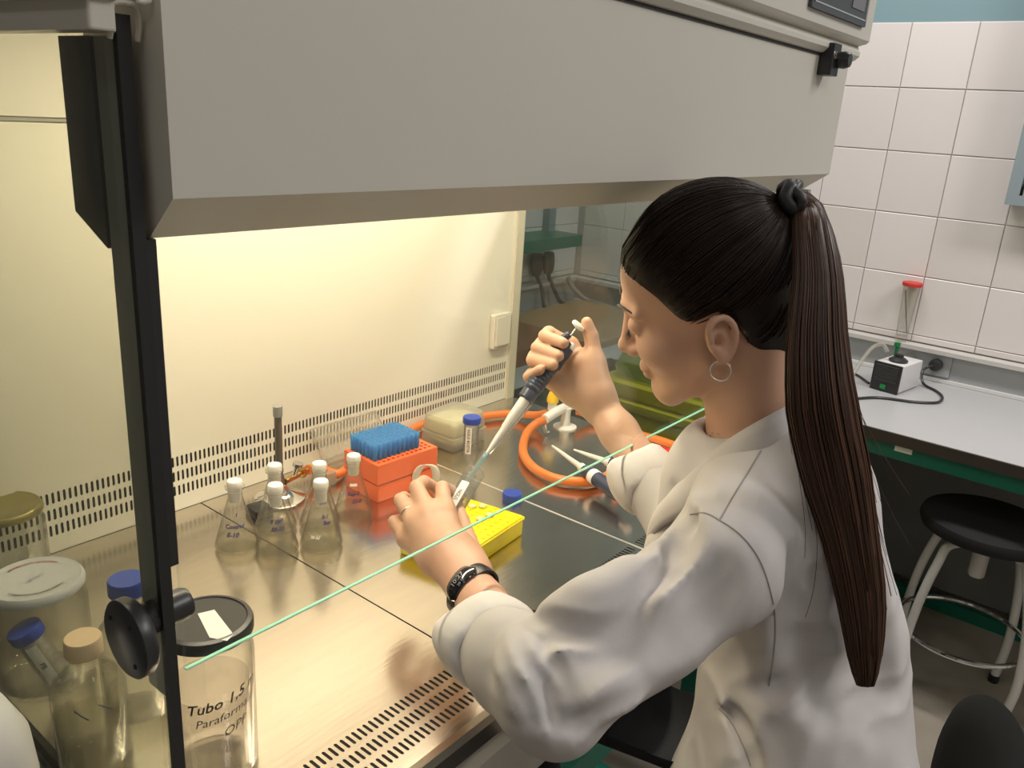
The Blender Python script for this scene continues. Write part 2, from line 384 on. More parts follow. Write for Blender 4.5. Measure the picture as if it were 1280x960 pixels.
# shelf, plugs and cords on the rear wall seen through the side pane
sh = thing('wall_shelf', 'green edged shelf on the rear wall seen through the smoked side pane', 'shelf', (2.5, 2.0, 1.05))
obj('board', MB().box((1.55, 1.90, 1.052), (2.86, 2.066, 1.098), .003), m_teal, sh, True)
obj('support_post', MB().box((2.80, 2.03, 1.098), (2.845, 2.066, 1.9)), m_bframe, sh, True)
for k, (xx, lab, ex) in enumerate([(2.745, 'brown black plug hanging at the left below the green rear shelf', 2.72), (2.825, 'brown black plug hanging at the right below the green rear shelf', 2.90)]):
    p = thing('hanging_plug', lab, 'plug', (xx, 2.03, .95))
    obj('socket_body', MB().lathe([(0, 0), (.016, 0), (.024, .02), (.026, .06), (.02, .09), (0, .094)], 16, (xx, 2.035, .918)), mat('brown_plug', (.05, .025, .018), .5), p, True, smooth=True)
    obj('cord', MB().tube(spline([(xx, 2.035, .92), (xx+.002, 2.0, .86), (xx+(ex-xx)*.4, 1.975, .80), (ex, 1.93, .781)], 6), .009, 8), m_black, p, True, smooth=True)
t = obj('thick_cord', MB().tube(spline([(2.93, 2.00, .90), (2.945, 1.99, .86), (3.005, 1.95, .80), (3.008, 1.83, .787), (3.006, 1.75, .787)], 8), .010, 8), m_post, smooth=True); tag(t, 'thick grey cord dropping to the bench in the rear corner', 'cord')
wd = mat('tan_board', (.40, .25, .12), .6, var=.1, vscale=20)
b = obj('wooden_tray', MB().box((2.40, 1.50, .7755), (2.98, 1.96, .80), .004), wd); tag(b, 'flat tan wooden board lying on the bench in the rear corner', 'board')
b = obj('brown_carton', MB().box((1.95, 1.55, .7755), (2.34, 1.95, .83), .004), mat('brown_carton', (.24, .11, .05), .7)); tag(b, 'low brown carton on the rear bench left of the tan board', 'carton')
# low trolley and yellow sharps bin right of the cabinet
tr = thing('trolley', 'low grey trolley carrying the yellow sharps bin', 'trolley', (1.95, .9, 0))
obj('tray', MB().box((1.62, .50, .52), (2.25, 1.30, .545), .004), m_upstand, tr, True)
for xx in (1.64, 2.20):
    for yy in (.52, 1.25): obj('leg', MB().box((xx, yy, 0), (xx+.03, yy+.03, .52)), m_upstand, tr, True)
m_yb = mat('yellow_bin', (.62, .50, .01), .35); m_ybt = glass('yellow_lid', (.70, .74, .30), (.5, .55, .2), .5, .2, haze=.5, hazecol=(.62, .68, .22))
sb = thing('sharps_bin', 'large yellow clinical waste bin with pale lid behind the side pane', 'bin', (1.9, .9, .545))
obj('bin_body', MB().prism([(1.74, .62), (2.12, .62), (2.12, 1.08), (1.74, 1.08)], .546, .865, .04, 1.02), m_yb, sb, True, smooth=True)
obj('rim', MB().prism([(1.72, .60), (2.14, .60), (2.14, 1.10), (1.72, 1.10)], .862, .885, .04).prism([(1.74, .62), (2.12, .62), (2.12, 1.08), (1.74, 1.08)], .885, .925, .04), m_yb, sb, True, smooth=True)
obj('lid', MB().prism([(1.77, .66), (2.09, .66), (2.09, 1.06), (1.77, 1.06)], .925, 1.05, .05, .86), m_ybt, sb, True, smooth=True, label='pale translucent dome lid')
# stools
def stool():
    cx, cy = 2.50, .215; s = thing('round_stool', 'white tube stool with round black seat in front of the green railed bench', 'stool', (cx, cy, 0))
    obj('seat', MB().lathe([(0, .515), (.155, .515), (.172, .522), (.178, .54), (.172, .556), (.15, .565), (0, .567)], 40, (cx, cy, 0)), m_seat, s, True, smooth=True)
    mw = mat('white_stool_tube', (.62, .61, .59), .35)
    obj('spindle', MB().lathe([(.019, .38), (.022, .385), (.022, .50), (.035, .505), (.035, .515)], 18, (cx, cy, 0)), mw, s, True, smooth=True)
    e1 = np.array([.8, .6, 0]); e2 = np.array([.6, -.8, 0]); c_ = np.array([cx, cy, 0])
    ft = [c_+e1*a+e2*b for a, b in ((-.165, .078), (-.05, -.172), (.160, -.078), (.045, .168))]
    Z_ = lambda p, k, z: c_+(p-c_)*k+np.array([0, 0, z])
    for k, (fa, fb) in enumerate(((ft[0], ft[1]), (ft[3], ft[2]))):
        q = [Z_(fa, .97, .012), Z_(fa, 1.06, .14), Z_(fa, .98, .30), Z_(fa, .80, .43), Z_(fa, .62, .488), Z_((fa+fb)/2, .55, .503), Z_(fb, .62, .488), Z_(fb, .80, .43), Z_(fb, .98, .30), Z_(fb, 1.06, .14), Z_(fb, .97, .012)]
        obj('leg', MB().tube(spline(q, 6), .0125, 12), mw, s, True, smooth=True)
    ring = [(cx+.172*math.cos(a), cy+.172*math.sin(a), .2) for a in np.linspace(0, 2*PI, 48, endpoint=False)]
    obj('foot_ring', MB().tube(ring, .0075, 8, True), m_chrome, s, True, smooth=True, label='chrome foot ring')
    for f_ in ft: obj('rubber_foot', MB().lathe([(.015, 0), (.015, .022), (.012, .024)], 12, Z_(f_, .97, 0)), m_dark, s, True)
stool()
def work_chair():
    fx = np.array([-.30, .95, 0]); rt = np.array([.95, .30, 0])
    c = np.array([1.072, .088, 0]); s = thing('work_chair', 'black padded work chair the person in the white coat sits on', 'chair', (c[0], c[1], 0))
    # backrest: rounded shell, slightly curved
    def shell(thk, m, name, grow=0):
        mb = MB(); nu, nv = 16, 14; v = []; f = []
        for side in (0, 1):
            for j in range(nv+1):
                for i in range(nu+1):
                    u = -1+2*i/nu; w_ = -1+2*j/nv
                    k = (abs(u)**2.6+abs(w_)**2.6)**(1/2.6) or 1; m_ = max(abs(u), abs(w_)); q = m_/k if k else 1
                    uu, ww = u*q*(.19+grow), w_*q*(.17+grow)
                    edge = max(0, 1-m_**6)
                    p = c+rt*uu+np.array([0, 0, .665+ww])+fx*(-.10+uu*uu*1.4)+fx*((thk*.5 if side else -thk*.5)*edge**.5)
                    v.append(p)
        n1 = (nu+1)*(nv+1)
        for side in (0, 1):
            for j in range(nv):
                for i in range(nu):
                    a = side*n1+j*(nu+1)+i; q = (a, a+1, a+nu+2, a+nu+1); f.append(q if side else q[::-1])
        mb.add(v, f); obj(name, mb, m, s, True, smooth='all')
    shell(.055, m_seat, 'backrest')
    st = c+fx*.16
    obj('back_stem', MB().tube(spline([c-fx*.11+[0, 0, .66], c-fx*.14+[0, 0, .54], c-fx*.08+[0, 0, .44], st+[0, 0, .43]], 6), .014, 8), m_black, s, True, smooth=True)
    obj('seat', MB().lathe([(0, .43), (.19, .435), (.205, .45), (.205, .475), (.19, .495), (0, .50)], 32, st), m_seat, s, True, smooth=True)
    obj('gas_column', MB().lathe([(.03, .08), (.03, .25), (.018, .26), (.018, .43)], 16, st), m_chrome, s, True, smooth=True)
    for k in range(5):
        a = 2*PI*k/5+.3; e = st+np.array([math.cos(a)*.27, math.sin(a)*.27, .07])
        l = obj('base_arm', MB().tube([st+[0, 0, .10], e], [.022, .014], 8), m_black, s, True, smooth=True)
        obj('castor', MB().lathe([(0, -.012), (.024, -.012), (.027, -.006), (.027, .006), (.024, .012), (0, .012)], 16, e+[0, 0, -.042], (-math.sin(a), math.cos(a), 0)), m_dark, s, True, smooth=True)
work_chair()
# ================================================================ SAFETY CABINET
WT = .90; XL, XR = .262, 1.503; YB = 1.163
cab = thing('safety_cabinet', 'large grey beige biological safety cabinet with steel work floor and glass front', 'cabinet', (.88, .84, 0))
obj('stand', MB().box((.29, .56, .05), (.33, .60, .78)).box((1.44, .56, .05), (1.48, .60, .78)).box((.29, 1.2, .0), (.33, 1.24, .78)).box((1.44, 1.2, .0), (1.48, 1.24, .78))
    .box((.29, .56, .0), (.33, 1.24, .05)).box((1.44, .56, 0), (1.48, 1.24, .05)).box((.33, .66, .30), (1.44, .70, .36)), m_teal, cab, True, label='dark green steel stand')
# back wall with three slot rows
mb = MB(); P = .008
rowz = [(1.55-.626, 1.55-.604), (1.55-.601, 1.55-.579), (1.55-.576, 1.55-.553)]
def stad(w_, h_):
    a, b = w_/2, h_/2; return [(a, 0), (a, b-a), (0, b), (-a, b-a), (-a, 0), (-a, -b+a), (0, -b), (a, -b+a)]
nx = 148; xs = .2895
zz = [WT]+[z for r in rowz for z in r]+[1.503]
for i in range(0, len(zz)-1):
    z0, z1 = zz[i], zz[i+1]
    if i % 2 == 1:
        holes(mb, (xs, YB, z0), (1, 0, 0), (0, 0, 1), (0, -1, 0), nx, 1, P, z1-z0, stad(.0040, .0185), .0008)
        quad(mb, (XL, YB, z0), (xs, YB, z0), (xs, YB, z1), (XL, YB, z1)); quad(mb, (xs+nx*P, YB, z0), (XR, YB, z0), (XR, YB, z1), (xs+nx*P, YB, z1))
    elif z1-z0 > 1e-4:
        quad(mb, (XL, YB, z0), (XR, YB, z0), (XR, YB, z1), (XL, YB, z1))
bw = obj('rear_panel', mb, m_cream, cab, True, label='cream enamelled slotted rear panel')
obj('plenum_shade', MB().box((XL, YB+.0012, WT-.02), (XR, YB+.02, 1.9)), m_hole, cab, True)  # dark box close behind the panel, standing in for shade in the slots
obj('upper_rear_panel', MB().box((XL, YB-.003, 1.509), (XR, YB+.012, 1.90)), mat('pale_enamel', (.78, .74, .66), .4), cab, True)
obj('rear_joint', MB().box((XL, YB, 1.502), (XR, YB+.012, 1.51)), mat('joint_grey', (.35, .34, .3), .5), cab, True)
obj('corner_strip', MB().box((1.478, YB-.006, WT), (1.505, YB+.0, 1.5)), mat('strip_cream', (.62, .58, .47), .4), cab, True)
sw = obj('socket_cover', MB().box((1.405, YB-.013, 1.038), (1.468, YB-.0005, 1.116), .004), mat('cover_cream', (.74, .70, .60), .35), cab, True, label='square cream socket cover')
obj('flap', MB().box((1.411, YB-.017, 1.044), (1.462, YB-.0125, 1.110), .003), bpy.data.materials['cover_cream'], sw, True)
# steel work floor: three trays with front grille
seams = [XL+.005, .673, 1.077, XR-.002]
for k in range(3):
    x0, x1 = seams[k], seams[k+1]; a, b = x0+.0012, x1-.0012
    mb = MB(); yy = [.4745+.0, .501, .523, .526, .546, .5485, .572, YB-.002]
    quad(mb, (a, .486, WT), (b, .486, WT), (b, yy[1], WT), (a, yy[1], WT))
    # rounded nose
    nose = [(.486, WT), (.478, WT-.002), (.4725, WT-.008), (.4715, WT-.03), (.478, WT-.033)]
    for (p, q) in zip(nose[1:], nose): quad(mb, (a, p[0], p[1]), (b, p[0], p[1]), (b, q[0], q[1]), (a, q[0], q[1]))
    n = int((b-a-.012)/P); s0 = a+((b-a)-n*P)/2
    for (r0, r1, hol) in ((.501, .523, 1), (.523, .526, 0), (.526, .5465, 1), (.5465, .549, 0), (.549, .5715, 1), (.5715, YB-.002, 0)):
        if hol:
            holes(mb, (s0, r0, WT), (1, 0, 0), (0, 1, 0), (0, 0, 1), n, 1, P, r1-r0, stad(.0038, .0170), .0010)
            quad(mb, (a, r0, WT), (s0, r0, WT), (s0, r1, WT), (a, r1, WT)); quad(mb, (s0+n*P, r0, WT), (b, r0, WT), (b, r1, WT), (s0+n*P, r1, WT))
        else: quad(mb, (a, r0, WT), (b, r0, WT), (b, r1, WT), (a, r1, WT))
    obj('floor_tray', mb, m_steel, cab, True, smooth=False)
obj('sump_shade', MB().box((XL, .485, WT-.03), (XR, YB, WT-.0012)), m_hole, cab, True)  # dark box under the trays, shade below the grille put into its colour
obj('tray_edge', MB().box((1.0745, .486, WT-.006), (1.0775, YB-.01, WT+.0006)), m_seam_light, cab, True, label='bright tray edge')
mb = MB(); ap = [(.490, WT-.033), (.474, WT-.040), (.464, WT-.046), (.462, WT-.125), (.49, WT-.13), (.56, WT-.13)]
for p, q in zip(ap[1:], ap): quad(mb, (.245, p[0], p[1]), (XR+.02, p[0], p[1]), (XR+.02, q[0], q[1]), (.245, q[0], q[1]))
obj('apron', mb, m_hood2, cab, True, label='white front apron')
obj('base_box', MB().box((.25, .50, WT-.12), (XR+.015, YB+.06, WT-.031)), m_hood2, cab, True)
# hood: face, bevelled lower lip, left return
mb = MB(); fx0, fx1 = .283, 1.512; yf = .50
zt = 1.668
ytop = .50
A = [(fx0, yf, 1.4855), (fx1, yf, 1.4855), (fx1, ytop, zt), (fx0, ytop, zt)]
quad(mb, *A)
B = [(fx0, .533, 1.456), (fx1-.03, .533, 1.456)]
quad(mb, B[0], B[1], A[1], A[0])
quad(mb, (fx0, .60, 1.456), (fx1-.03, .60, 1.456), B[1], B[0])
quad(mb, (fx0, .60, 1.456), B[0], A[0], (fx0, .60, 1.4855)); quad(mb, (fx0, .60, 1.4855), A[0], A[3], (fx0, .60, zt))
quad(mb, B[1], (fx1-.03, .60, 1.456), (fx1, .60, 1.4855), A[1]); quad(mb, A[1], (fx1, .60, 1.4855), (fx1, .60, zt), A[2])
quad(mb, (fx0, .60, zt), (fx1, .60, zt), (fx1, .60, 1.456), (fx0, .60, 1.456))
obj('hood_front', mb, m_hood, cab, True, label='grey beige hood panel')
obj('hood_roof', MB().box((XL, .60, 1.664), (XR+.02, YB+.01, 1.674)), m_cream, cab, True)
obj('hood_body', MB().box((.25, .56, 1.68), (XR+.03, YB+.06, 2.25)), m_hood, cab, True)
mb = MB()
prof = [(.50, 1.670), (.494, 1.671), (.487, 1.678), (.487, 1.684), (.492, 1.690), (.495, 1.694), (.482, 1.698), (.478, 1.702), (.478, 2.25)]
for p, q in zip(prof, prof[1:]):
    e = 1.520 if p[1] < 1.69 else 1.528
    quad(mb, (fx0-.02, p[0], p[1]), (e, p[0], p[1]), (e, q[0], q[1]), (fx0-.02, q[0], q[1]))
    quad(mb, (e, p[0], p[1]), (e, .6, p[1]), (e, .6, q[1]), (e, q[0], q[1])); 
    quad(mb, (fx0-.02, .6, p[1]), (fx0-.02, p[0], p[1]), (fx0-.02, q[0], q[1]), (fx0-.02, .6, q[1]))
obj('control_fascia', mb, m_hood, cab, True, label='upper fascia')
obj('fascia_gap', MB().box((fx0, .4985, 1.6665), (fx1, .51, 1.6705)), m_seam_dark, cab, True)
# control display
cp = obj('control_panel', MB().box((1.232, .472, 1.718), (1.478, .4785, 1.90), .004), mat('panel_frame', (.07, .07, .075), .3), cab, True, label='dark control panel')
obj('panel_border', MB().box((1.24, .4713, 1.726), (1.47, .4718, 1.728)).box((1.468, .4713, 1.726), (1.47, .4718, 1.895)).box((1.24, .4713, 1.726), (1.242, .4718, 1.895)), mat('panel_line', (.45, .45, .45), .4), cp, True)
for k in range(4): obj('key', MB().box((1.262+k*.031, .4708, 1.748), (1.287+k*.031, .4718, 1.80), .001), mat('key_green', (.06, .09, .06), .4), cp, True)
obj('key', MB().box((1.395, .4708, 1.738), (1.455, .4718, 1.80), .001), mat('key_grey', (.20, .19, .20), .4), cp, True, label='grey display field')
obj('key', MB().box((1.405, .470, 1.768), (1.448, .4707, 1.80), .001), mat('display_dark', (.03, .01, .01), .2), cp, True, label='dark display window')
# black catch at right end of hood
ct = obj('catch', MB().box((1.368, .478, 1.638), (1.402, .4995, 1.685), .003), m_black, cab, True, label='black plastic catch')
obj('catch_knob', MB().lathe([(0, -.002), (.012, -.002), (.013, .01), (.010, .018), (0, .019)], 14, (1.395, .478, 1.662), (0, -1, 0)).tube([(1.398, .472, 1.664), (1.409, .470, 1.664)], .0085, 8), m_black, ct, True, smooth=True)
obj('screw', MB().lathe([(0, 0), (.006, 0), (.0055, .003), (0, .003)], 10, (1.378, .478, 1.668), (0, -1, 0)), m_chrome, ct, True)
# sash glass and rails
obj('sash', MB().box((.290, .536, 1.1088), (1.497, .5415, 1.50)), m_sash, cab, True, label='clear sliding front glass')
obj('sash_edge', MB().box((.290, .5368, 1.1072), (1.497, .5400, 1.1086)), m_sashedge, cab, True, label='bright green lower glass edge')
# left side pane + front guide
mb = MB().add([(XL, .527, WT-.03), (XL, YB+.02, WT-.03), (XL, YB+.02, 1.585), (XL, .527, 1.585)], [(0, 1, 2, 3)])
obj('left_pane', MB().box((XL-.003, .524, WT-.03), (XL+.003, YB+.02, 1.585)), m_pane, cab, True, label='left side glass pane')
obj('guide_gasket', MB().box((.2655, .5205, WT-.05), (.2745, .5262, 1.592)), m_dark, cab, True, label='black edge gasket')
obj('guide_rail', MB().box((.268, .529, 1.098), (.276, .5555, 1.58)), m_post, cab, True, label='dark grey vertical guide')
obj('guide_rail', MB().box((.2715, .529, 1.21), (.2855, .5515, 1.456)), m_black, cab, True, label='black inner sash stop')
mb = MB(); q = [(.558, 1.58), (.600, 1.58), (.600, 1.467), (.5575, 1.447)]
mb.add([(.2665, y_, z_) for y_, z_ in q]+[(.2745, y_, z_) for y_, z_ in q], [(0, 1, 2, 3), (7, 6, 5, 4), (0, 4, 5, 1), (1, 5, 6, 2), (2, 6, 7, 3), (3, 7, 4, 0)])
obj('side_plate', mb, m_dark, cab, True, label='black side plate')
obj('top_rail', MB().box((.245, .512, 1.581), (.262, YB+.03, 1.599), .003).box((.240, .508, 1.598), (.262, YB+.03, 1.63), .003), m_hood, cab, True, label='upper left rail')
obj('rail_clip', MB().tube(spline([(.2615, .5215, 1.578), (.2615, .517, 1.588), (.262, .515, 1.597), (.275, .515, 1.597), (.279, .519, 1.588), (.279, .522, 1.578)], 5), .0018, 8), mat('clip', (.55, .52, .44), .4), cab, True, smooth=True)
obj('clip_pin', MB().lathe([(0, 0), (.002, 0), (.003, .004), (.002, .008), (0, .009)], 10, (.273, .508, 1.6), (1, 0, .1)), mat('pin_white', (.9, .88, .82), .2), cab, True, smooth=True)
# sash clamp knob
kn = obj('clamp_knob', MB().lathe([(0, 0), (.028, 0), (.0305, .002), (.0305, .010), (.028, .013), (0, .013)], 40, (.238, .528, 1.166), (1, 0, 0)), m_black, cab, True, smooth=True, label='round black clamp knob')
obj('knob_hub', MB().lathe([(.013, .012), (.013, .052), (.0115, .056), (0, .057)], 24, (.238, .536, 1.170), (1, 0, 0)), m_black, kn, True, smooth=True)
for a in (.6, 2.2, 3.9): obj('dimple', MB().lathe([(0, -.0006), (.002, -.0006), (.002, .001)], 8, (.238, .528+.021*math.cos(a), 1.166+.021*math.sin(a)), (1, 0, 0)), m_hole, kn, True)
# right side pane and frame
obj('right_pane', MB().box((XR, .545, WT-.002), (XR+.005, YB, 1.46)), m_rpane, cab, True, label='smoked right side pane')
obj('right_frame', MB().box((XR-.001, .528, WT-.03), (XR+.012, .545, 1.456)).box((XR-.001, .545, 1.428), (XR+.010, YB, 1.456)), m_post, cab, True)
# light tube housing
obj('lamp_housing', MB().box((.35, .83, 1.666), (1.43, .89, 1.674)), mat('lamp_tube', (1, .9, .7), .5, emit=((1, .85, .6), 3)), cab, True, label='lit tube lamp')
#PART2
# ================================================================ THINGS ON THE STEEL FLOOR
def flask_r(z):
    pr_ = [(.0, .0315), (.006, .0325), (.010, .032), (.078, .0125), (.084, .0108), (.100, .0108)]
    for (a, ra), (b, rb) in zip(pr_, pr_[1:]):
        if a <= z <= b: return ra+(rb-ra)*(z-a)/(b-a)
    return pr_[-1][1]
def on_cone(z0, a0):
    def fn(u, v):
        z = z0+v*.96; r = flask_r(z)+.0006; a = a0+u/r; return (r*math.cos(a), r*math.sin(a), z)
    return fn
def flask(x, y, label, notes):
    t = thing('erlenmeyer_flask', label, 'flask', (x, y, WT), 0, 'stoppered conical flasks')
    prof = [(0, .0022), (.024, .001), (.0300, .002), (.0325, .006), (.032, .010), (.0125, .078), (.0108, .084), (.0108, .095), (.0112, .0975), (.0140, .0985), (.0142, .101), (.0120, .1015), (.0098, .099), (.0096, .085), (.0115, .078), (.0308, .010), (.0308, .006), (.026, .0035), (0, .004)]
    obj('glass_body', MB().lathe(prof, 40, cap=False), m_glass, t, smooth='all')
    obj('stopper', MB().lathe([(0, .076), (.0082, .0765), (.0092, .082), (.0100, .097), (.0114, .1005), (.0116, .108), (.0104, .1105), (0, .111)], 24), m_stop, t, smooth=True)
    obj('liquid', MB().lathe([(0, .0045), (.026, .005), (.0303, .010), (.0275, .0195), (0, .0195)], 32), m_liquid, t, smooth=True, label='thin layer of clear liquid')
    a0 = math.atan2(-y, -x)
    for s, sz, z, da, m in notes: text(s, sz, m, 'handwriting', t, on_cone(z, a0+da), .00035, .25)
    return t
def top(px, py, h): # thing whose top centre is seen at this pixel, standing on the steel floor
    p = onz(px, py, WT+h); return p[0], p[1]
F = [
 ((293, 600), 'stoppered conical flask nearest the dark glass guide, leftmost of the group', [('Control', .0085, .045, -.15, m_ink), ('E-10', .0095, .033, -.25, m_ink), ('1', .007, .062, 0, m_ink)]),
 ((344, 605), 'stoppered conical flask at the front centre of the group, marked 10-10', [('S 157', .008, .058, .0, m_ink), ('10-10', .0085, .047, .05, m_ink), ('2', .009, .033, 1.0, m_ink)]),
 ((401, 600), 'stoppered conical flask at the front right of the group, its note high on the glass', [('S-1', .008, .058, .3, m_ink), ('Sup', .008, .049, .4, m_ink), ('50 ml', .006, .028, -.35, m_paper)]),
 ((442, 568), 'stoppered conical flask standing alone against the orange tip box', [('Sup-1', .0085, .050, .0, m_ink), ('10-0', .0085, .038, .2, m_ink)]),
 ((343, 580), 'stoppered conical flask in the back row in front of the gas burner', [('S-2', .008, .05, .2, m_ink)]),
 ((399, 578), 'stoppered conical flask in the back row to the right of the gas burner base', [('S-3', .008, .05, .2, m_ink)])]
fl = [flask(*top(p[0], p[1], .111), lab, nt) for p, lab, nt in F]
x, y = top(442, 568, .111)
obj('writing_patch', MB().add([on_cone(.062, math.atan2(-y, -x))(u, v) for u, v in ((-.006, 0), (0, 0), (.006, 0), (.006, .0045), (0, .0045), (-.006, .0045))], [(0, 1, 4, 5), (1, 2, 3, 4)]), m_paper, fl[3])
# bunsen burner
bx, by = .775, 1.085
bu = thing('bunsen_burner', 'laboratory gas burner with upright grey tube and chrome base behind the flasks', 'burner', (bx, by, WT))
bq = onz(300, 612, WT)
obj('base', MB().lathe([(0, 0), (.040, 0), (.042, .004), (.030, .009), (.016, .018), (.012, .028), (0, .03)], 32, (bx, by, WT)), m_chrome, bu, True, smooth=True, label='chrome domed base')
obj('barrel', MB().lathe([(.0075, .02), (.0085, .024), (.0085, .04), (.0062, .046), (.0062, .150), (.0072, .152), (.0072, .168), (.0055, .168), (.0055, .15)], 20, (bx, by, WT)), mat('burner_tube', (.20, .185, .165), .4, .7), bu, True, smooth=True)
obj('collar', MB().lathe([(.0075, .151), (.0078, .152), (.0078, .169), (.0062, .1695)], 20, (bx, by, WT)), m_post, bu, True, smooth=True, label='dark collar at the mouth')
g0 = np.array([bx+.01, by-.002, WT+.030]); g1 = np.array([bx+.075, by+.012, WT+.030]); d = g1-g0
obj('gas_inlet', MB().tube([g0, g0+d*.6], .005, 12).tube([g0+d*.6, g0+d*.72], .009, 6).tube([g0+d*.72, g1], .0045, 12), m_brass, bu, True, smooth=True, label='brass gas inlet')
obj('valve_knob', MB().tube([g0+d*.35+[0, 0, .004], g0+d*.35+[.004, -.004, .022]], .004, 10).tube([g0+d*.35+[.004, -.004, .020], g0+d*.35+[.005, -.005, .026]], .009, 12), m_chrome, bu, True, smooth=True)
t = thing('burner_pad', 'black square ceramic pad lying behind the flasks at the left of the burner', 'pad', (.70, 1.06, WT))
obj('pad', MB().prism([(.700, 1.045), (.732, 1.042), (.736, 1.078), (.704, 1.082)], WT+.0006, WT+.015, .004), m_black, t, True, smooth=True)
# orange hose
H = lambda px, py, z=.012: onz(px, py, WT+z)
hp = [g1-d*.12, g1+d*.4+[0, 0, -.010], H(425, 592), (.99, 1.115, WT+.011), (1.07, 1.128, WT+.011), H(528, 531), (1.25, 1.125, WT+.011), H(606, 520), H(640, 517), H(668, 519, .02), H(682, 517, .035)]
t = obj('gas_hose', MB().tube(spline(hp, 8), .0088, 12), m_hose, smooth=True); tag(t, 'orange rubber hose running from the burner along the rear panel to the white tap', 'hose')
hp = [H(683, 524, .035), H(668, 531, .02), H(657, 545), H(654, 565), H(665, 583), H(690, 597), H(720, 602), H(748, 600), H(775, 585)]
t = obj('gas_hose', MB().tube(spline(hp, 8), .0090, 12), m_hose, smooth=True); tag(t, 'orange rubber hose looping forward from the white tap to behind the raised forearm', 'hose')
hp = [H(722, 514, .03), H(745, 522, .014), H(790, 540), H(830, 552), H(885, 572)]
t = obj('gas_hose', MB().tube(spline(hp, 8), .0085, 12), m_hose, smooth=True); tag(t, 'short orange hose leaving the white tap to the right behind the wrist', 'hose')
# tap
v = onz(706, 534, WT); tp = thing('gas_tap', 'white plastic tap with yellow cap on a round foot, orange hoses attached', 'tap', tuple(v))
obj('foot', MB().lathe([(0, 0), (.026, 0), (.026, .003), (.011, .006), (.010, .03), (.011, .046), (0, .048)], 28), m_white, tp, smooth=True)
a = H(681, 524, .036)-v; c = H(716, 506, .045)-v; bb = H(690, 512, .04)-v
obj('wye', MB().tube(spline([a, (a+c)/2+[0, 0, .004], c], 5), .0105, 14).tube([bb, bb+[0, 0, .022]], .010, 14), m_white, tp, smooth=True)
obj('yellow_cap', MB().lathe([(.0, .018), (.013, .018), (.013, .028), (.009, .040), (0, .042)], 20, bb), mat('yellow_cap', (.85, .55, .01), .35), tp, smooth=True, label='yellow cap')
obj('hose_clip', MB().tube([a+[0.0, 0, -.012], a+[.002, -.004, -.030]], .004, 8).tube([a+[.002, -.006, -.030], a+[.014, -.002, -.032]], .003, 6), m_chrome, tp, smooth=True)
# orange tip box
ang = math.radians(-3.5); tb = thing('tip_box', 'orange pipette tip box with lower tray, holding rows of blue tips', 'rack', (.881, .957, WT), ang)
TX, TY, TZ = .137, .093, .070
obj('lower_tray', MB().box((.001, .001, 0), (TX-.001, TY-.001, .032), .004), m_orange, tb, smooth=True)
mb = MB(); e = .0055
npx, npy = 12, 8; px_, py_ = (TX-2*e)/npx, (TY-2*e)/npy
r_ = .0034; oc = [(r_*math.cos(k*PI/4), r_*math.sin(k*PI/4)) for k in range(8)]
holes(mb, (e, e, TZ), (1, 0, 0), (0, 1, 0), (0, 0, 1), npx, npy, px_, py_, oc, .012)
for a, b, c, d in (((0, 0), (TX, 0), (TX-e, e), (e, e)), ((TX, 0), (TX, TY), (TX-e, TY-e), (TX-e, e)), ((TX, TY), (0, TY), (e, TY-e), (TX-e, TY-e)), ((0, TY), (0, 0), (e, e), (e, TY-e))):
    quad(mb, *[(*q, TZ) for q in (a, b, c, d)])
for a, b in (((0, 0), (TX, 0)), ((TX, 0), (TX, TY)), ((TX, TY), (0, TY)), ((0, TY), (0, 0))):
    quad(mb, (*a, .034), (*b, .034), (*b, TZ), (*a, TZ))
obj('upper_rack', mb, m_orange, tb)
obj('hole_shade', MB().box((.003, .003, .036), (TX-.003, TY-.003, TZ-.0125)), m_hole, tb)  # dark block inside the rack, painted shade for the tip holes
proto = None
Rz = np.array([[math.cos(ang), -math.sin(ang)], [math.sin(ang), math.cos(ang)]])
for i in range(12):
    for j in range(8):
        if i >= 10 or j < 1: continue
        lp = Rz@np.array([e+(i+.5)*px_, e+(j+.5)*py_])
        loc = (.881+lp[0], .957+lp[1], WT+TZ)
        if proto is None:
            proto = obj('pipette_tip', MB().lathe([(.0030, -.008), (.0033, 0), (.0042, .003), (.0046, .022), (.0050, .030), (.0040, .030), (.0034, .004)], 10, cap=False), m_tip, smooth='all')
            o = proto
        else: o = proto.copy(); COL.objects.link(o)
        o.location = loc; tag(o, 'blue filter tip standing in the orange tip box', 'pipette tip', 'blue tips in the orange box')
# tape loop on the box front
lp = []
for k in range(17):
    a = PI*k/16; lp.append((.094-.017*math.cos(a), -.002-.011*math.sin(a)*.6, .030+.026*math.sin(a)))
v = [(x+o_*.12, y-o_*.0, z) for x, y, z in lp for o_ in (0,)]
mb = MB()
pts = [(.078, -.001, .018), (.078, -.002, .034), (.084, -.006, .047), (.094, -.012, .051), (.103, -.018, .046), (.107, -.021, .034), (.108, -.020, .018)]
pts = spline(pts, 4); V = []
for p in pts: V += [(p[0]-.001, p[1]+.0, p[2]), (p[0]+.012, p[1]-.006, p[2]-.001)]
mb.add(V, [(2*k, 2*k+1, 2*k+3, 2*k+2) for k in range(len(pts)-1)])
o = obj('tape_loop', mb, mat('masking_tape', (.72, .64, .54), .6), tb, smooth=True, label='curled strip of pale tape')
o.modifiers.new('s', 'SOLIDIFY').thickness = .0006
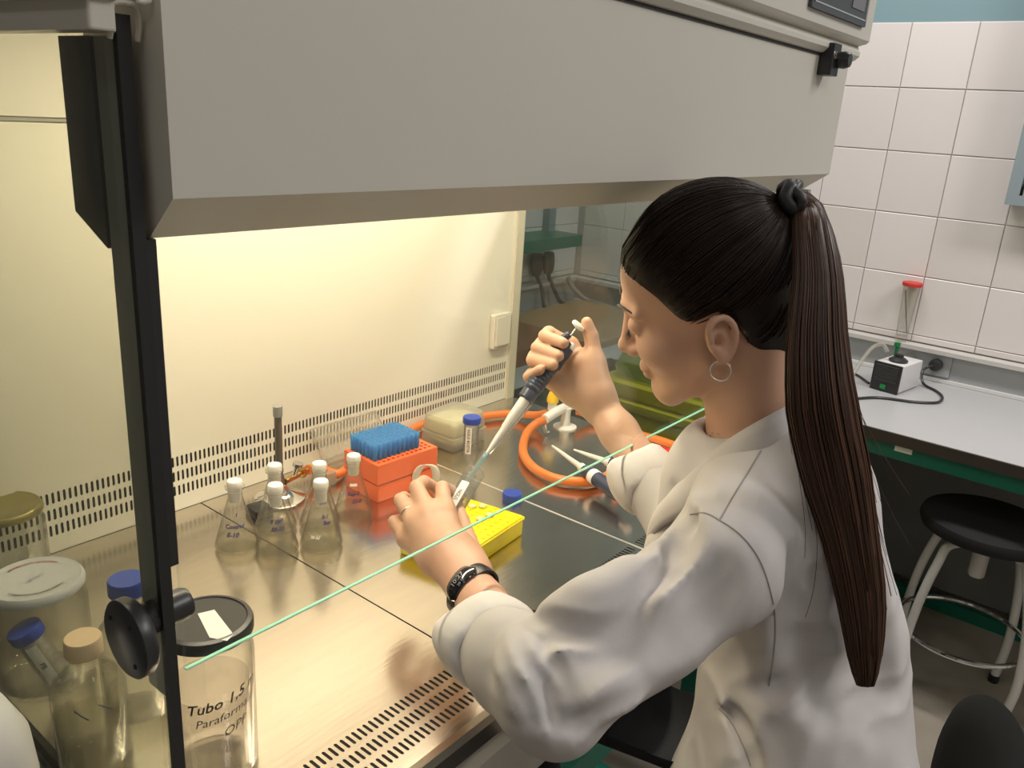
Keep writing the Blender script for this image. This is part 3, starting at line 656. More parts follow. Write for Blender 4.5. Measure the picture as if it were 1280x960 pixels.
# frosted lid leaning on the wall
li = thing('open_lid', 'clear plastic lid standing open, leaning on the rear panel behind the orange box', 'lid', (.93, 1.08, WT))
P_ = [onz(408, 582, WT+.026), onz(492, 556, WT+.034), ony(470, 513, 1.145), ony(388, 536, 1.145)]
c4 = [np.array(p) for p in P_]; n = np.cross(c4[1]-c4[0], c4[3]-c4[0]); n = n/np.linalg.norm(n)
if n@CF > 0: n = -n
mb = MB(); top4 = [c+n*0 for c in c4]; cc = sum(c4)/4
inn = [cc+(c-cc)*.94+n*.004 for c in c4]
mb.add([*inn], [(0, 1, 2, 3)]); mb.add([*inn, *top4], [(0, 1, 5, 4), (1, 2, 6, 5), (2, 3, 7, 6), (3, 0, 4, 7)])
mb.add([*top4, *[c-n*.012 for c in top4]], [(0, 1, 5, 4), (1, 2, 6, 5), (2, 3, 7, 6), (3, 0, 4, 7)])
obj('lid_shell', mb, m_frost if False else glass('lid_film', (.86, .85, .80), (.6, .58, .52), .6, .25, haze=.30, hazecol=(.70, .68, .60)), li, True)
g_ = onz(412, 598, WT+.012)
obj('hinge_clip', MB().box(g_-[.012, .006, .012], g_+[.012, .006, .012], .003), m_frost, li, True)
# yellowish translucent box
a0 = onz(567, 568, WT); a1 = onz(525, 552, WT); a2 = onz(608, 549, WT)
e1 = a1-a0; e2 = a2-a0; bxp = [a0, a0+e2, a0+e2+e1, a0+e1]
yb = thing('tip_box', 'translucent cream tip box with rounded clear lid, closed, behind the upright blue capped tube', 'box', tuple(a0))
obj('tray', MB().prism(bxp, WT, WT+.026, .012), m_frost, yb, True, smooth=True)
cc = sum(bxp)/4
big = [cc+(p-cc)*1.03 for p in bxp]
obj('flange', MB().prism(big, WT+.026, WT+.029, .012), m_frost, yb, True, smooth=True)
obj('lid', MB().prism(bxp, WT+.029, WT+.066, .016, .94), m_frost, yb, True, smooth=True)
obj('insert', MB().prism([cc+(p-cc)*.85 for p in bxp], WT+.01, WT+.055, .01), mat('cream_insert', (.66, .62, .38), .6), yb, True)
# falcon tube upright
def falcon(name, label, base, axis, capped, note, mcap=m_blue):
    t = thing(name, label, 'tube', tuple(base)); R = frame(axis); L_ = .094 if capped else .112
    prof = [(.002, .0), (.0075, .010), (.0140, .022), (.0143, L_), (.0152, L_+.001), (.0152, L_+.004), (.0134, L_+.004), (.0133, .022), (.007, .0115), (0, .002)]
    obj('tube_body', MB().lathe(prof, 28, (0, 0, 0), axis, cap=False), m_clear, t, smooth='all')
    a0 = math.atan2(*(np.linalg.inv(R)@(CAM-np.array(base)))[[1, 0]])
    def cyl(u, v, off=.0004, da=0, z0=.058):
        a = a0+da-v/.0145; q = R@np.array([(.0145+off)*math.cos(a), (.0145+off)*math.sin(a), z0+u]); return tuple(q)
    V = []; Fc = []
    for i in range(9):
        for j in (0, 1): V.append(cyl(-.027+.054*j, -.006+.012*i/8, .0003, -.35))
    for i in range(8): Fc.append((2*i, 2*i+1, 2*i+3, 2*i+2))
    obj('paper_strip', (V, Fc), m_paper, t)
    text(note, .0075, m_inkb, 'writing', t, lambda u, v: cyl(-u, -v, .0007, -.35), .0001)
    mb = MB()
    for k in range(9):
        z = .028+k*.0075
        for m in range(5):
            p = [cyl(z-.058+dz, .0035*(m/4-.5)*2*(1 if k % 2 else .7), .0004, .50) for dz in (0,)]
        q = [cyl(z-.058+dz, vv, .0004, .50) for vv in (-.003, 0, .003) for dz in (-.0004, .0004)]
        mb.add(q, [(0, 1, 3, 2), (2, 3, 5, 4)])
    obj('graduation', mb, mat('grad_ink', (.18, .18, .18), .6) if 'grad_ink' not in bpy.data.materials else bpy.data.materials['grad_ink'], t, kind='stuff')
    if capped:
        cp = MB().lathe([(.0150, L_-.004), (.0172, L_-.0035), (.0175, L_+.0065), (.0165, L_+.0085), (0, L_+.009)], 32, (0, 0, 0), axis)
        obj('screw_cap', cp, mcap, t, smooth=True)
    return t
p = onz(587, 583, WT)
falcon('centrifuge_tube', 'upright clear centrifuge tube with blue cap and written paper strip', p, (0, 0, 1), True, 'NGU1 RUZTA')
# loose blue cap
p = onz(640, 624, WT)
o = obj('screw_cap', MB().lathe([(0, 0), (.0172, 0), (.0176, .002), (.0176, .011), (.0165, .013), (0, .0132)], 32), m_blue, smooth=True); o.location = p
tag(o, 'loose blue screw cap lying behind the yellow rack', 'cap')
# yellow rack
R_ = onz(656, 668, WT); K_ = onz(578, 722, WT); Lf = onz(496, 692, WT); Bk = R_+Lf-K_
yr = thing('tube_rack', 'bright yellow flat rack with small clear caps in it, under the gloveless left hand', 'rack', tuple(K_))
Q = [K_, R_, Bk, Lf]; cc = sum(Q)/4
obj('rack_body', MB().prism([cc+(q-cc)*.97 for q in Q], WT+.0005, WT+.035, .006), m_yellow, yr, True, smooth=True)
obj('rack_lid_plate', MB().prism([cc+(q-cc)*1.0 for q in Q], WT+.028, WT+.032, .006), m_yellow, yr, True, smooth=True)
Ex = (R_-K_)/np.linalg.norm(R_-K_); Ey = (Lf-K_)/np.linalg.norm(Lf-K_); lx, ly = np.linalg.norm(R_-K_), np.linalg.norm(Lf-K_)
mb = MB()
for i in range(12):
    for j in range(8):
        c = K_+Ex*lx*(i+.7)/12.4+Ey*ly*(j+.7)/8.4+[0, 0, .0352]
        mb.lathe([(0, 0), (.0033, 0), (.0030, .0008), (0, .0009)], 8, c)
obj('well_rim', mb, m_yellow, yr, True, kind='stuff')
for (px, py) in ((590, 634), (603, 634), (612, 645), (600, 650)):
    c = onz(px, py, WT+.0355); obj('tube_cap', MB().lathe([(0, 0), (.0062, 0), (.0065, .003), (.005, .0045), (0, .0048)], 16, c), bpy.data.materials.get('clear_cap') or mat('clear_cap', (.80, .74, .35), .3), yr, True, smooth=True)
# two resting pipettes
def resting(tip, end, label, band):
    tip = np.array(tip); end = np.array(end); ax = end-tip; Ln = np.linalg.norm(ax)
    t = thing('micropipette', label, 'pipette', tuple(tip))
    obj('shaft', MB().lathe([(.0012, 0), (.0022, .002), (.0022, .012), (.0028, .014), (.0055, Ln*.42), (.0085, Ln*.44), (.0085, Ln*.50), (0, Ln*.50)], 16, (0, 0, 0), ax), m_white, t, smooth=True)
    b = obj('grip', MB().lathe([(.009, Ln*.49), (.0125, Ln*.53), (.0135, Ln*.70), (.0125, Ln*.95), (.010, Ln)], 20, (0, 0, 0), ax), m_navy, t, smooth=True)
    obj('colour_band', MB().lathe([(.0133, Ln*.60), (.0142, Ln*.605), (.0142, Ln*.66), (.0133, Ln*.665)], 20, (0, 0, 0), ax), band, t, smooth=True)
    obj('plunger', MB().lathe([(.003, Ln), (.003, Ln+.02), (.007, Ln+.021), (.007, Ln+.027), (0, Ln+.028)], 14, (0, 0, 0), ax), m_white, t, smooth=True)
resting(onz(690, 557, WT+.034), onz(778, 622, WT+.026), 'small white tipped pipette lying nearer, dark grip with white band', m_white)
resting(onz(717, 562, WT+.036), onz(812, 596, WT+.028), 'small white tipped pipette lying behind the other, with an orange band', m_orange)
pr_ = thing('pipette_rest', 'low black rest under the two lying pipettes', 'rest', tuple(onz(760, 597, WT)))
q0, q1 = onz(752, 603, WT), onz(780, 585, WT); dd = (q1-q0)
obj('bar', MB().tube([q0+[0, 0, .008], q1+[0, 0, .008]], .0075, 12), m_black, pr_, True, smooth=True)
# papers and pens at the right edge
q = onz(850, 580, WT)
o = obj('paper_sheet', MB().prism([(1.36, .62), (1.49, .60), (1.49, .80), (1.38, .80)], WT+.0005, WT+.003), m_paper); tag(o, 'white paper lying at the right edge of the steel floor behind the sleeve', 'paper')
for (pa, pb, c, lab) in (((824, 560), (842, 566), (.75, .02, .02), 'red'), ((850, 563), (874, 574), (.03, .10, .6), 'blue')):
    A_ = onz(*pa, WT+.010); B_ = onz(*pb, WT+.010); d = (B_-A_)/np.linalg.norm(B_-A_)
    t = thing('marker_pen', 'marker pen with %s cap lying on the white paper' % lab, 'pen', tuple(A_))
    obj('cap', MB().lathe([(.004, 0), (.0062, .004), (.0065, .035), (0, .036)], 14, (0, 0, 0), d), mat(lab+'_cap', c, .3), t, smooth=True)
    obj('barrel', MB().lathe([(.0068, .036), (.0068, .11), (0, .112)], 14, (0, 0, 0), d), m_white, t, smooth=True)
# ------- glassware at the left
def bottle(name, label, x, y, r, h, neck, hcap, mcap, cap_r, group=None, liquid=0, lean=None):
    t = thing(name, label, 'bottle', (x, y, WT), 0, group)
    hs = h*.68
    prof = [(0, .002), (r*.9, .0), (r, .004), (r, hs*.86), (r*.93, hs*.96), (r*.6, hs*1.10), (neck, hs*1.18), (neck, h-.006), (neck*.9, h-.006), (neck*.9, hs*1.18), (r*.9, hs*.94), (r*.94, hs*.86), (r*.94, .006), (0, .005)]
    obj('glass_body', MB().lathe(prof, 40, cap=False), m_jarglass, t, smooth='all')
    if liquid: obj('liquid', MB().lathe([(0, .0055), (r*.92, .0065), (r*.925, liquid), (0, liquid)], 32), m_liquid, t, smooth=True)
    ribs = [(cap_r*.95, h-hcap), (cap_r, h-hcap+.001), (cap_r, h-.002), (cap_r*.93, h), (0, h)]
    obj('screw_cap', MB().lathe(ribs, 36), mcap, t, smooth=True)
    return t
x, y = top(103, 796, .140)
bt = bottle('reagent_bottle', 'clear glass bottle with beige cap and clear liquid, at the front left', x, y, .0345, .140, .014, .019, m_brown, .0175, liquid=.045)
a0 = math.atan2(-y, -x)
mb = MB()
V = [(.0348*math.cos(a0+da), .0348*math.sin(a0+da), z) for da in np.linspace(-.5, .6, 8) for z in (.045, .082)]
obj('paper_label', MB().add(V, [(2*k, 2*k+2, 2*k+3, 2*k+1) for k in range(7)]), glass('worn_label', (.9, .88, .8), (.6, .6, .6), .3, .3, haze=.25, hazecol=(.8, .76, .66)), bt, label='worn pale label')
for da, z in ((-.25, .075), (.35, .078)):
    mb = MB().tube([(.0353*math.cos(a0+da+s*.35), .0353*math.sin(a0+da+s*.35), z-.012*s) for s in (-.5, 0, .5)], .0006, 5); obj('pen_mark', mb, m_ink, bt)
x, y = top(158, 723, .165)
bottle('reagent_bottle', 'clear glass bottle with blue cap just behind the round black clamp knob', x, y, .034, .165, .0145, .017, m_blue, .0190, liquid=.03)
def jar(name, label, px, py, r, h, mlid, lt=.011, liquid=0):
    x, y = top(px, py, h); t = thing(name, label, 'jar', (x, y, WT))
    prof = [(0, .003), (r*.92, .0), (r, .006), (r*1.0, h*.78), (r*.9, h*.9), (r*.86, h-.004), (r*.82, h-.004), (r*.86, h*.9), (r*.95, h*.78), (r*.95, .008), (0, .006)]
    obj('glass_body', MB().lathe(prof, 44, cap=False), m_jarglass, t, smooth='all')
    lr = r*.97
    obj('lid', MB().lathe([(lr*.97, h-lt), (lr*1.02, h-lt+.001), (lr*1.03, h-lt+.004), (lr*.99, h-.002), (lr*.95, h), (lr*.90, h-.0015), (0, h-.001)], 48), mlid, t, smooth=True)
    return t, x, y
m_metlid = mat('white_metal_lid', (.52, .51, .52), .35, .0, var=.05, vscale=60)
jt, jx, jy = jar('storage_jar', 'large clear jar with printed white metal lid at the left', 43, 722, .0505, .130, m_metlid)
def ringtext(s, R0, a_mid, size, m, h):
    a0 = math.atan2(-jy, -jx)
    fn = lambda u, v: ((R0-v*-1)*math.cos(a0+a_mid+u/R0), (R0+v)*math.sin(a0+a_mid+u/R0), h)
    return fn
aj = math.atan2(-jy, -jx)
text('MERMELADA  ARTESANA', .0048, mat('red_print', (.35, .06, .05), .6), 'lid_print', jt, lambda u, v: ((.036+v)*math.cos(aj+PI-u/.036), (.036+v)*math.sin(aj+PI-u/.036), .1296), .0001)
text('CONSERVAR EN LUGAR FRESCO', .0040, m_inkb, 'lid_print', jt, lambda u, v: ((.034-v)*math.cos(aj+u/.034), (.034-v)*math.sin(aj+u/.034), .1296), .0001)
text('VIDRIO', .007, mat('faint_print', (.35, .35, .40), .6), 'lid_print', jt, lambda u, v: (u*math.cos(.35)-v*math.sin(.35), u*math.sin(.35)+v*math.cos(.35), .1296), .0001)
jar('storage_jar', 'clear jar with dull olive gold lid at the far left by the rear panel', 3, 632, .0480, .112, mat('olive_lid', (.32, .27, .10), .3, .6))
jar('storage_jar', 'clear jar with dark lid, furthest left, mostly cut off', -22, 606, .043, .10, mat('dark_lid', (.10, .08, .05), .4))
# leaning falcon in front of the printed jar
b0 = onz(88, 868, WT+.004); c0 = onz(43, 805, WT+.078); 
ax = c0-b0; 
falcon('centrifuge_tube', 'blue capped centrifuge tube leaning between the printed lid jar and the beige capped bottle', b0, ax, True, 'PB')
# black lidded jar at the front
x, y = top(258, 774, .170); r = .0430
bj = thing('specimen_jar', 'tall clear jar with black lid and handwritten Spanish note beside the front slots', 'jar', (x, y, WT))
obj('glass_body', MB().lathe([(0, .003), (r*.92, 0), (r, .006), (r, .135), (r*.95, .146), (r*.86, .153), (r*.86, .16), (r*.82, .16), (r*.82, .153), (r*.91, .145), (r*.95, .135), (r*.95, .008), (0, .006)], 48, cap=False), m_jarglass, bj, smooth='all')
obj('lid', MB().lathe([(.0412, .158), (.0436, .159), (.0436, .167), (.0422, .170), (.038, .1712), (.037, .1700), (0, .1700)], 56), m_black, bj, smooth=True, label='glossy black lid')
obj('paper_scrap', MB().add([onz(a, b, WT+.1706)-np.array([x, y, WT]) for a, b in ((247, 767), (262, 797), (284, 801), (292, 793), (268, 762))], [(0, 1, 2, 3, 4)]), m_paper, bj, label='torn piece of paper tape')
obj('wrap', MB().lathe([(r*.90, .010), (r*.90, .10)], 40, cap=False), glass('wrap_film', (.95, .93, .9), (.7, .68, .64), .4, .3, haze=.30, hazecol=(.80, .74, .68)), bj, smooth=True, label='crumpled pale film inside')
a0 = math.atan2(-y, -x)
def jc(z0, da, sl): return lambda u, v: ((r+.0006)*math.cos(a0+da+u/r), (r+.0006)*math.sin(a0+da+u/r), z0+v+u*sl)
text('Tubo 1,5 m', .0155, m_inkb, 'handwriting', bj, jc(.104, .30, .20), .0002, .2)
text('Paraformald', .0125, m_inkb, 'handwriting', bj, jc(.088, .34, .20), 0, .2)
text('OPP', .0135, m_inkb, 'handwriting', bj, jc(.071, .50, .26), 0, .2)
# white canister outside at the far left
cx, cy = .147, .674
cn = thing('white_canister', 'white round topped canister standing outside the cabinet at the lower left corner', 'canister', (cx, cy, 0))
obj('shell', MB().lathe([(0, 0), (.066, 0), (.07, .01), (.07, .99), (.067, 1.03), (.054, 1.06), (.03, 1.074), (0, 1.078)], 48), mat('canister_white', (.60, .60, .61), .35), cn, smooth=True)
#PART3
# ================================================================ THE PERSON (one continuous body surface grown from an implicit field)
class Field:
    def __init__(s, lo, hi, h):
        s.lo = np.array(lo, float); s.h = h; s.n = np.ceil((np.array(hi)-s.lo)/h).astype(int)+1
        s.F = np.full(s.n, .06, np.float32)
    def win(s, lo, hi, m):
        a = np.clip(np.floor((np.array(lo)-m-s.lo)/s.h).astype(int), 0, s.n); b = np.clip(np.ceil((np.array(hi)+m-s.lo)/s.h).astype(int)+1, 0, s.n)
        if np.any(b <= a): return None
        ax = [(s.lo[i]+s.h*np.arange(a[i], b[i])).astype(np.float32) for i in range(3)]
        return tuple(slice(a[i], b[i]) for i in range(3)), ax[0][:, None, None], ax[1][None, :, None], ax[2][None, None, :]
    def op(s, sl, d, k, sub):
        f = s.F[sl]; k = max(k, 1e-5)
        if sub:
            d = -d; h = np.clip(.5-.5*(f-d)/k, 0, 1); s.F[sl] = f*(1-h)+d*h+k*h*(1-h)
        else:
            h = np.clip(.5+.5*(f-d)/k, 0, 1); s.F[sl] = f*(1-h)+d*h-k*h*(1-h)
    def cone(s, a, b, ra, rb, k=.01, sub=False, flat=None):
        a = np.array(a, float); b = np.array(b, float); R = max(ra, rb)
        w_ = s.win(np.minimum(a, b)-R, np.maximum(a, b)+R, .02+k)
        if w_ is None: return s
        sl, X, Y, Z = w_; ab = b-a; L2 = ab@ab+1e-12
        t = np.clip(((X-a[0])*ab[0]+(Y-a[1])*ab[1]+(Z-a[2])*ab[2])/L2, 0, 1)
        dx, dy, dz = X-(a[0]+t*ab[0]), Y-(a[1]+t*ab[1]), Z-(a[2]+t*ab[2])
        if flat is not None:   # squash across direction flat[0] by factor flat[1]
            n = np.array(flat[0], float); n = n/np.linalg.norm(n); q = dx*n[0]+dy*n[1]+dz*n[2]; e = flat[1]-1
            dx, dy, dz = dx+q*e*n[0], dy+q*e*n[1], dz+q*e*n[2]
        s.op(sl, np.sqrt(dx*dx+dy*dy+dz*dz)-(ra+t*(rb-ra)), k, sub); return s
    def chain(s, pts, rad, k=.01, sub=False, flat=None):
        for i in range(len(pts)-1): s.cone(pts[i], pts[i+1], rad[i], rad[i+1], k, sub, flat)
        return s
    def ell(s, c, R, rad, k=.01, sub=False):
        c = np.array(c, float); rad = np.array(rad, float); m = rad.max()
        w_ = s.win(c-m, c+m, .015+k)
        if w_ is None: return s
        sl, X, Y, Z = w_; X = X-c[0]; Y = Y-c[1]; Z = Z-c[2]
        q = [(X*R[0, i]+Y*R[1, i]+Z*R[2, i])/rad[i] for i in range(3)]
        k0 = np.sqrt(q[0]**2+q[1]**2+q[2]**2); k1 = np.sqrt((q[0]/rad[0])**2+(q[1]/rad[1])**2+(q[2]/rad[2])**2)+1e-6
        s.op(sl, k0*(k0-1)/k1, k, sub); return s
    def at(s, p):
        i = np.clip(np.round((np.array(p)-s.lo)/s.h).astype(int), 0, s.n-1); return s.F[tuple(i)]
    def surf(s, px, py, t0=.4, t1=1.7):
        "first point of the surface along the line of sight of the photograph through this pixel"
        d = ray(px, py); t = t0
        while t < t1:
            p = CAM+d*t
            if np.all(p > s.lo) and np.all(p < s.lo+(s.n-1)*s.h) and s.at(p) < 0: return p
            t += .002
        return None
    def mesh(s):
        F = s.F; n = s.n; I = F < 0
        c = np.zeros(n-1, np.int8)
        for dx in (0, 1):
            for dy in (0, 1):
                for dz in (0, 1): c += I[dx:n[0]-1+dx, dy:n[1]-1+dy, dz:n[2]-1+dz]
        act = np.argwhere((c > 0) & (c < 8)); idx = np.full(n-1, -1, np.int32); idx[tuple(act.T)] = np.arange(len(act))
        cor = [(i, j, k) for i in (0, 1) for j in (0, 1) for k in (0, 1)]
        val = {q: F[act[:, 0]+q[0], act[:, 1]+q[1], act[:, 2]+q[2]] for q in cor}
        acc = np.zeros((len(act), 3)); cnt = np.zeros(len(act))
        for a in cor:
            for ax in range(3):
                if a[ax] == 0:
                    b = list(a); b[ax] = 1; b = tuple(b); va, vb = val[a], val[b]; m = (va < 0) != (vb < 0)
                    t = np.where(m, va/(va-vb+1e-12), 0); p = np.array(a, float)[None, :]+np.eye(3)[ax][None, :]*t[:, None]
                    acc[m] += p[m]; cnt[m] += 1
        V = (act+acc/cnt[:, None])*s.h+s.lo
        Q = []
        for ax in range(3):
            sl0 = [slice(None)]*3; sl1 = [slice(None)]*3; sl0[ax] = slice(0, -1); sl1[ax] = slice(1, None)
            A = I[tuple(sl0)]; B = I[tuple(sl1)]; e = np.argwhere(A != B)
            u, v = [(1, 2), (2, 0), (0, 1)][ax]
            ok = (e[:, u] > 0) & (e[:, v] > 0) & (e[:, u] < n[u]-1) & (e[:, v] < n[v]-1); e = e[ok]
            ins = A[tuple(e.T)]
            def g(du, dv):
                f = e.copy(); f[:, u] -= du; f[:, v] -= dv; return idx[tuple(f.T)]
            q = np.stack([g(1, 1), g(0, 1), g(0, 0), g(1, 0)], 1); q[~ins] = q[~ins][:, ::-1]; Q.append(q)
        Q = np.concatenate(Q); Q = Q[(Q >= 0).all(1)]
        return V, Q
def relax(V, Q, it=2, lam=.5):
    E = np.concatenate([Q[:, [i, (i+1) % 4]] for i in range(4)]); n = len(V)
    for _ in range(it):
        acc = np.zeros_like(V); cnt = np.bincount(E.ravel(), minlength=n)[:, None]+1e-9
        for c in range(3): acc[:, c] = np.bincount(E[:, 0], V[E[:, 1], c], n)+np.bincount(E[:, 1], V[E[:, 0], c], n)
        V = V*(1-lam)+lam*acc/cnt
    return V
def numesh(name, V, Q, m, parent):
    V = V-wloc(parent); me = bpy.data.meshes.new(name); nq = len(Q)
    me.vertices.add(len(V)); me.vertices.foreach_set('co', V.astype(np.float32).ravel())
    me.loops.add(nq*4); me.loops.foreach_set('vertex_index', Q.astype(np.int32).ravel())
    me.polygons.add(nq); me.polygons.foreach_set('loop_start', np.arange(0, nq*4, 4, dtype=np.int32)); me.polygons.foreach_set('loop_total', np.full(nq, 4, np.int32))
    me.polygons.foreach_set('use_smooth', [True]*nq); me.update(calc_edges=True); me.validate()
    me.materials.append(m); o = bpy.data.objects.new(name, me); COL.objects.link(o); o.parent = parent; return o

person = thing('person', 'person in a white lab coat with a long brown ponytail, pipetting into a tube', 'person', (1.0, .2, .45))
# ---- joints
def Rzxy(a, b, c):
    ca, sa, cb, sb_, cc_, sc = math.cos(a), math.sin(a), math.cos(b), math.sin(b), math.cos(c), math.sin(c)
    return np.array([[ca, -sa, 0], [sa, ca, 0], [0, 0, 1]])@np.array([[1, 0, 0], [0, cb, -sb_], [0, sb_, cb]])@np.array([[cc_, 0, sc], [0, 1, 0], [-sc, 0, cc_]])
HR = Rzxy(math.radians(23.4), math.radians(-20.4), math.radians(-16.2)); HP = np.array([.911, .417, 1.345])
def hd(x, y, z): return HP+HR@np.array([x, y, z])
th = math.radians(20); FW = np.array([-math.sin(th), math.cos(th), 0]); RT = np.array([math.cos(th), math.sin(th), 0]); ZZ = np.array([0, 0, 1.])
BR = np.array([RT, FW, ZZ]).T
C7 = np.array([.95, .325, 1.205])
LS = at(905, 705, .87); LE = at(692, 866, .77); LW = at(588, 736, .985)
RS = np.array([1.075, .40, 1.13]); RE = at(868, 672, 1.13); RW = at(752, 510, 1.27)
PEL = at(990, 1010, .98)
# ---- body
B = Field((.42, .02, .78), (1.26, .98, 1.53), .0021)
def head_prims(B):
    hd_ = lambda *p: hd(*p)
    B.ell(hd(0, -.018, .055), HR, (.071, .088, .078), .01)
    B.ell(hd(0, .028, .050), HR, (.060, .062, .062), .03)
    B.ell(hd(0, .040, -.030), HR, (.054, .052, .070), .03)
    for sx in (-1, 1):
        B.cone(hd(sx*.050, .010, -.048), hd(sx*.026, .066, -.092), .018, .016, .028)
        B.ell(hd(sx*.036, .062, -.018), HR, (.026, .026, .026), .02)
    B.ell(hd(0, .074, -.096), HR, (.022, .018, .018), .022)
    for sx in (-1, 1): B.ell(hd(sx*.031, .100, .016), HR, (.018, .013, .012), .018, True)
    B.cone(hd(0, .086, .026), hd(0, .106, -.022), .0075, .0085, .014)
    B.ell(hd(0, .108, -.026), HR, (.0105, .010, .009), .008)
    for sx in (-1, 1):
        B.ell(hd(sx*.0115, .098, -.031), HR, (.007, .009, .007), .007)
        B.ell(hd(sx*.0065, .104, -.038), HR, (.003, .005, .003), .003, True)
        B.cone(hd(sx*.012, .089, .034), hd(sx*.046, .074, .034), .007, .006, .014)
        B.ell(hd(sx*.031, .079, .014), HR, (.0145, .0135, .0125), .004)
    B.ell(hd(0, .0915, -.058), HR, (.020, .0085, .0052), .008)
    B.ell(hd(0, .0895, -.068), HR, (.018, .0085, .0060), .008)
    B.ell(hd(0, .101, -.0625), HR, (.022, .006, .0012), .003, True)
    # neck
    B.cone(hd(0, -.030, -.035), C7+FW*.030+[0, 0, -.02], .043, .048, .025)
    B.cone(hd(0, -.055, .0), C7+FW*.02, .042, .047, .03)
    for sx in (-1, 1):
        e = np.array([sx*.075, -.010, -.002]); 
        ear = Rzxy(-sx*math.radians(24), 0, 0)
        E_ = lambda x, y, z: hd(*(e+ear@np.array([sx*x, y, z])))
        B.ell(E_(.004, 0, .002), HR@ear, (.0065, .0165, .028), .006)
        pts = [E_(.009, .012, .004), E_(.012, .013, .018), E_(.013, .004, .028), E_(.013, -.008, .027), E_(.012, -.016, .014), E_(.011, -.016, -.002), E_(.009, -.010, -.017), E_(.008, -.001, -.026)]
        B.chain(spline(pts, 4), [.0034]*29, .0025)
        B.ell(E_(.0075, .003, -.024), HR@ear, (.0045, .0075, .0085), .004)
        B.ell(E_(.0125, .0030, -.002), HR@ear, (.0085, .0078, .0110), .003, True)
        B.ell(E_(.0125, -.001, .0165), HR@ear, (.0050, .0085, .0055), .002, True)
        B.ell(E_(.006, .0035, -.0035), HR@ear, (.014, .0038, .0050), .001, True); B.ell(E_(.009, .0125, -.004), HR@ear, (.004, .003, .005), .003)
head_prims(B)
# torso and shoulders (under the coat)
B.ell(at(975, 650, 1.04), BR, (.125, .072, .12), .04)
B.ell(at(1000, 800, 1.06), BR, (.12, .08, .13), .04)
B.chain([C7+FW*.02-ZZ*.03, LS, LE+CF*.006], [.042, .040, .027], .02)
B.chain([C7+FW*.02-ZZ*.03, RS, RE], [.042, .040, .029], .02)
# forearms
def lerp(a, b, t): return a+(b-a)*t
vd = CF
lw_dir = (LW-LE)/np.linalg.norm(LW-LE)
B.chain([LE+CF*.006, lerp(LE, LW, .35), LW-lw_dir*.01], [.027, .030, .0265], .015)
B.cone(LW-lw_dir*.045, LW+lw_dir*.005, .0268, .0245, .01)
B.chain([RE, lerp(RE, RW, .40), lerp(RE, RW, .8), RW], [.029, .031, .0275, .0262], .015)
# left hand: joints from the photograph
def finger(pts, rad, k0=.012):
    for i in range(len(pts)-1): B.cone(pts[i], pts[i+1], rad[i], rad[i+1], k0 if i == 0 else .002)
LMC = {'i': at(556, 640, 1.085), 'm': at(536, 644, 1.075), 'r': at(520, 655, 1.075), 'p': at(509, 674, 1.08)}
for k_, r_ in (('i', .0135), ('m', .0135), ('r', .0125), ('p', .0115)):
    B.chain([LW+(LMC[k_]-LW)*.05, lerp(LW, LMC[k_], .55), LMC[k_]], [.019, .0165, r_], .014)
B.cone(lerp(LW, LMC['m'], .3)+CF*.012, lerp(LW, LMC['r'], .8)+CF*.012, .02, .016, .02)
Lf_ = {'i': [LMC['i'], at(553, 610, 1.125), at(563, 613, 1.158), at(574, 622, 1.172)],
       'm': [LMC['m'], at(521, 609, 1.112), at(530, 602, 1.150), at(548, 612, 1.170)],
       'r': [LMC['r'], at(501, 625, 1.112), at(505, 622, 1.148), at(524, 630, 1.168)],
       'p': [LMC['p'], at(493, 652, 1.112), at(498, 650, 1.138), at(512, 652, 1.155)]}
for k_, rr in (('i', (.0125, .0100, .0085, .0078)), ('m', (.0125, .0100, .0088, .008)), ('r', (.0118, .0095, .0085, .0076)), ('p', (.0105, .0085, .0075, .0068))):
    finger(Lf_[k_], rr)
# left thumb on the right side of the tube
finger([lerp(LW, LMC['i'], .22)+CR*.014, at(584, 676, 1.10), at(577, 650, 1.130), at(572, 633, 1.148)], (.0185, .0135, .0105, .0082), .02)
# right hand wrapped round the pipette
RMC = {'i': at(712, 432, 1.290), 'm': at(703, 446, 1.292), 'r': at(694, 460, 1.290), 'p': at(687, 474, 1.285)}
for k_, r_ in (('i', .0135), ('m', .0135), ('r', .013), ('p', .012)):
    B.chain([RW+(RMC[k_]-RW)*.05, lerp(RW, RMC[k_], .55), RMC[k_]], [.021, .0185, r_], .014)
RF = {'i': [RMC['i'], at(686, 416, 1.285), at(681, 420, 1.258), at(704, 429, 1.230)],
      'm': [RMC['m'], at(677, 430, 1.285), at(672, 435, 1.256), at(698, 445, 1.226)],
      'r': [RMC['r'], at(668, 446, 1.283), at(666, 450, 1.254), at(691, 456, 1.223)],
      'p': [RMC['p'], at(664, 468, 1.278), at(661, 471, 1.250), at(675, 462, 1.223)]}
for k_, rr in (('i', (.0120, .0108, .0100, .0086)), ('m', (.0120, .0110, .0104, .0088)), ('r', (.0120, .0108, .0102, .0086)), ('p', (.0108, .0095, .0088, .0076))):
    finger(RF[k_], rr)
# palm flesh (heel and thenar) facing the camera, thumb up against the plunger
B.cone(at(745, 494, 1.262), at(706, 478, 1.272), .021, .015, .02)
B.cone(at(742, 488, 1.262), at(727, 455, 1.262), .021, .0185, .02)
B.cone(at(748, 492, 1.266), at(745, 455, 1.270), .017, .015, .02)
finger([at(740, 468, 1.265), at(742, 440, 1.268), at(739, 420, 1.268), at(733.5, 403, 1.264)], (.0165, .0125, .0115, .0088), .015)
V, Q = B.mesh(); V = relax(V, Q, 2, .5)
body = numesh('body', V, Q, m_skin, person)
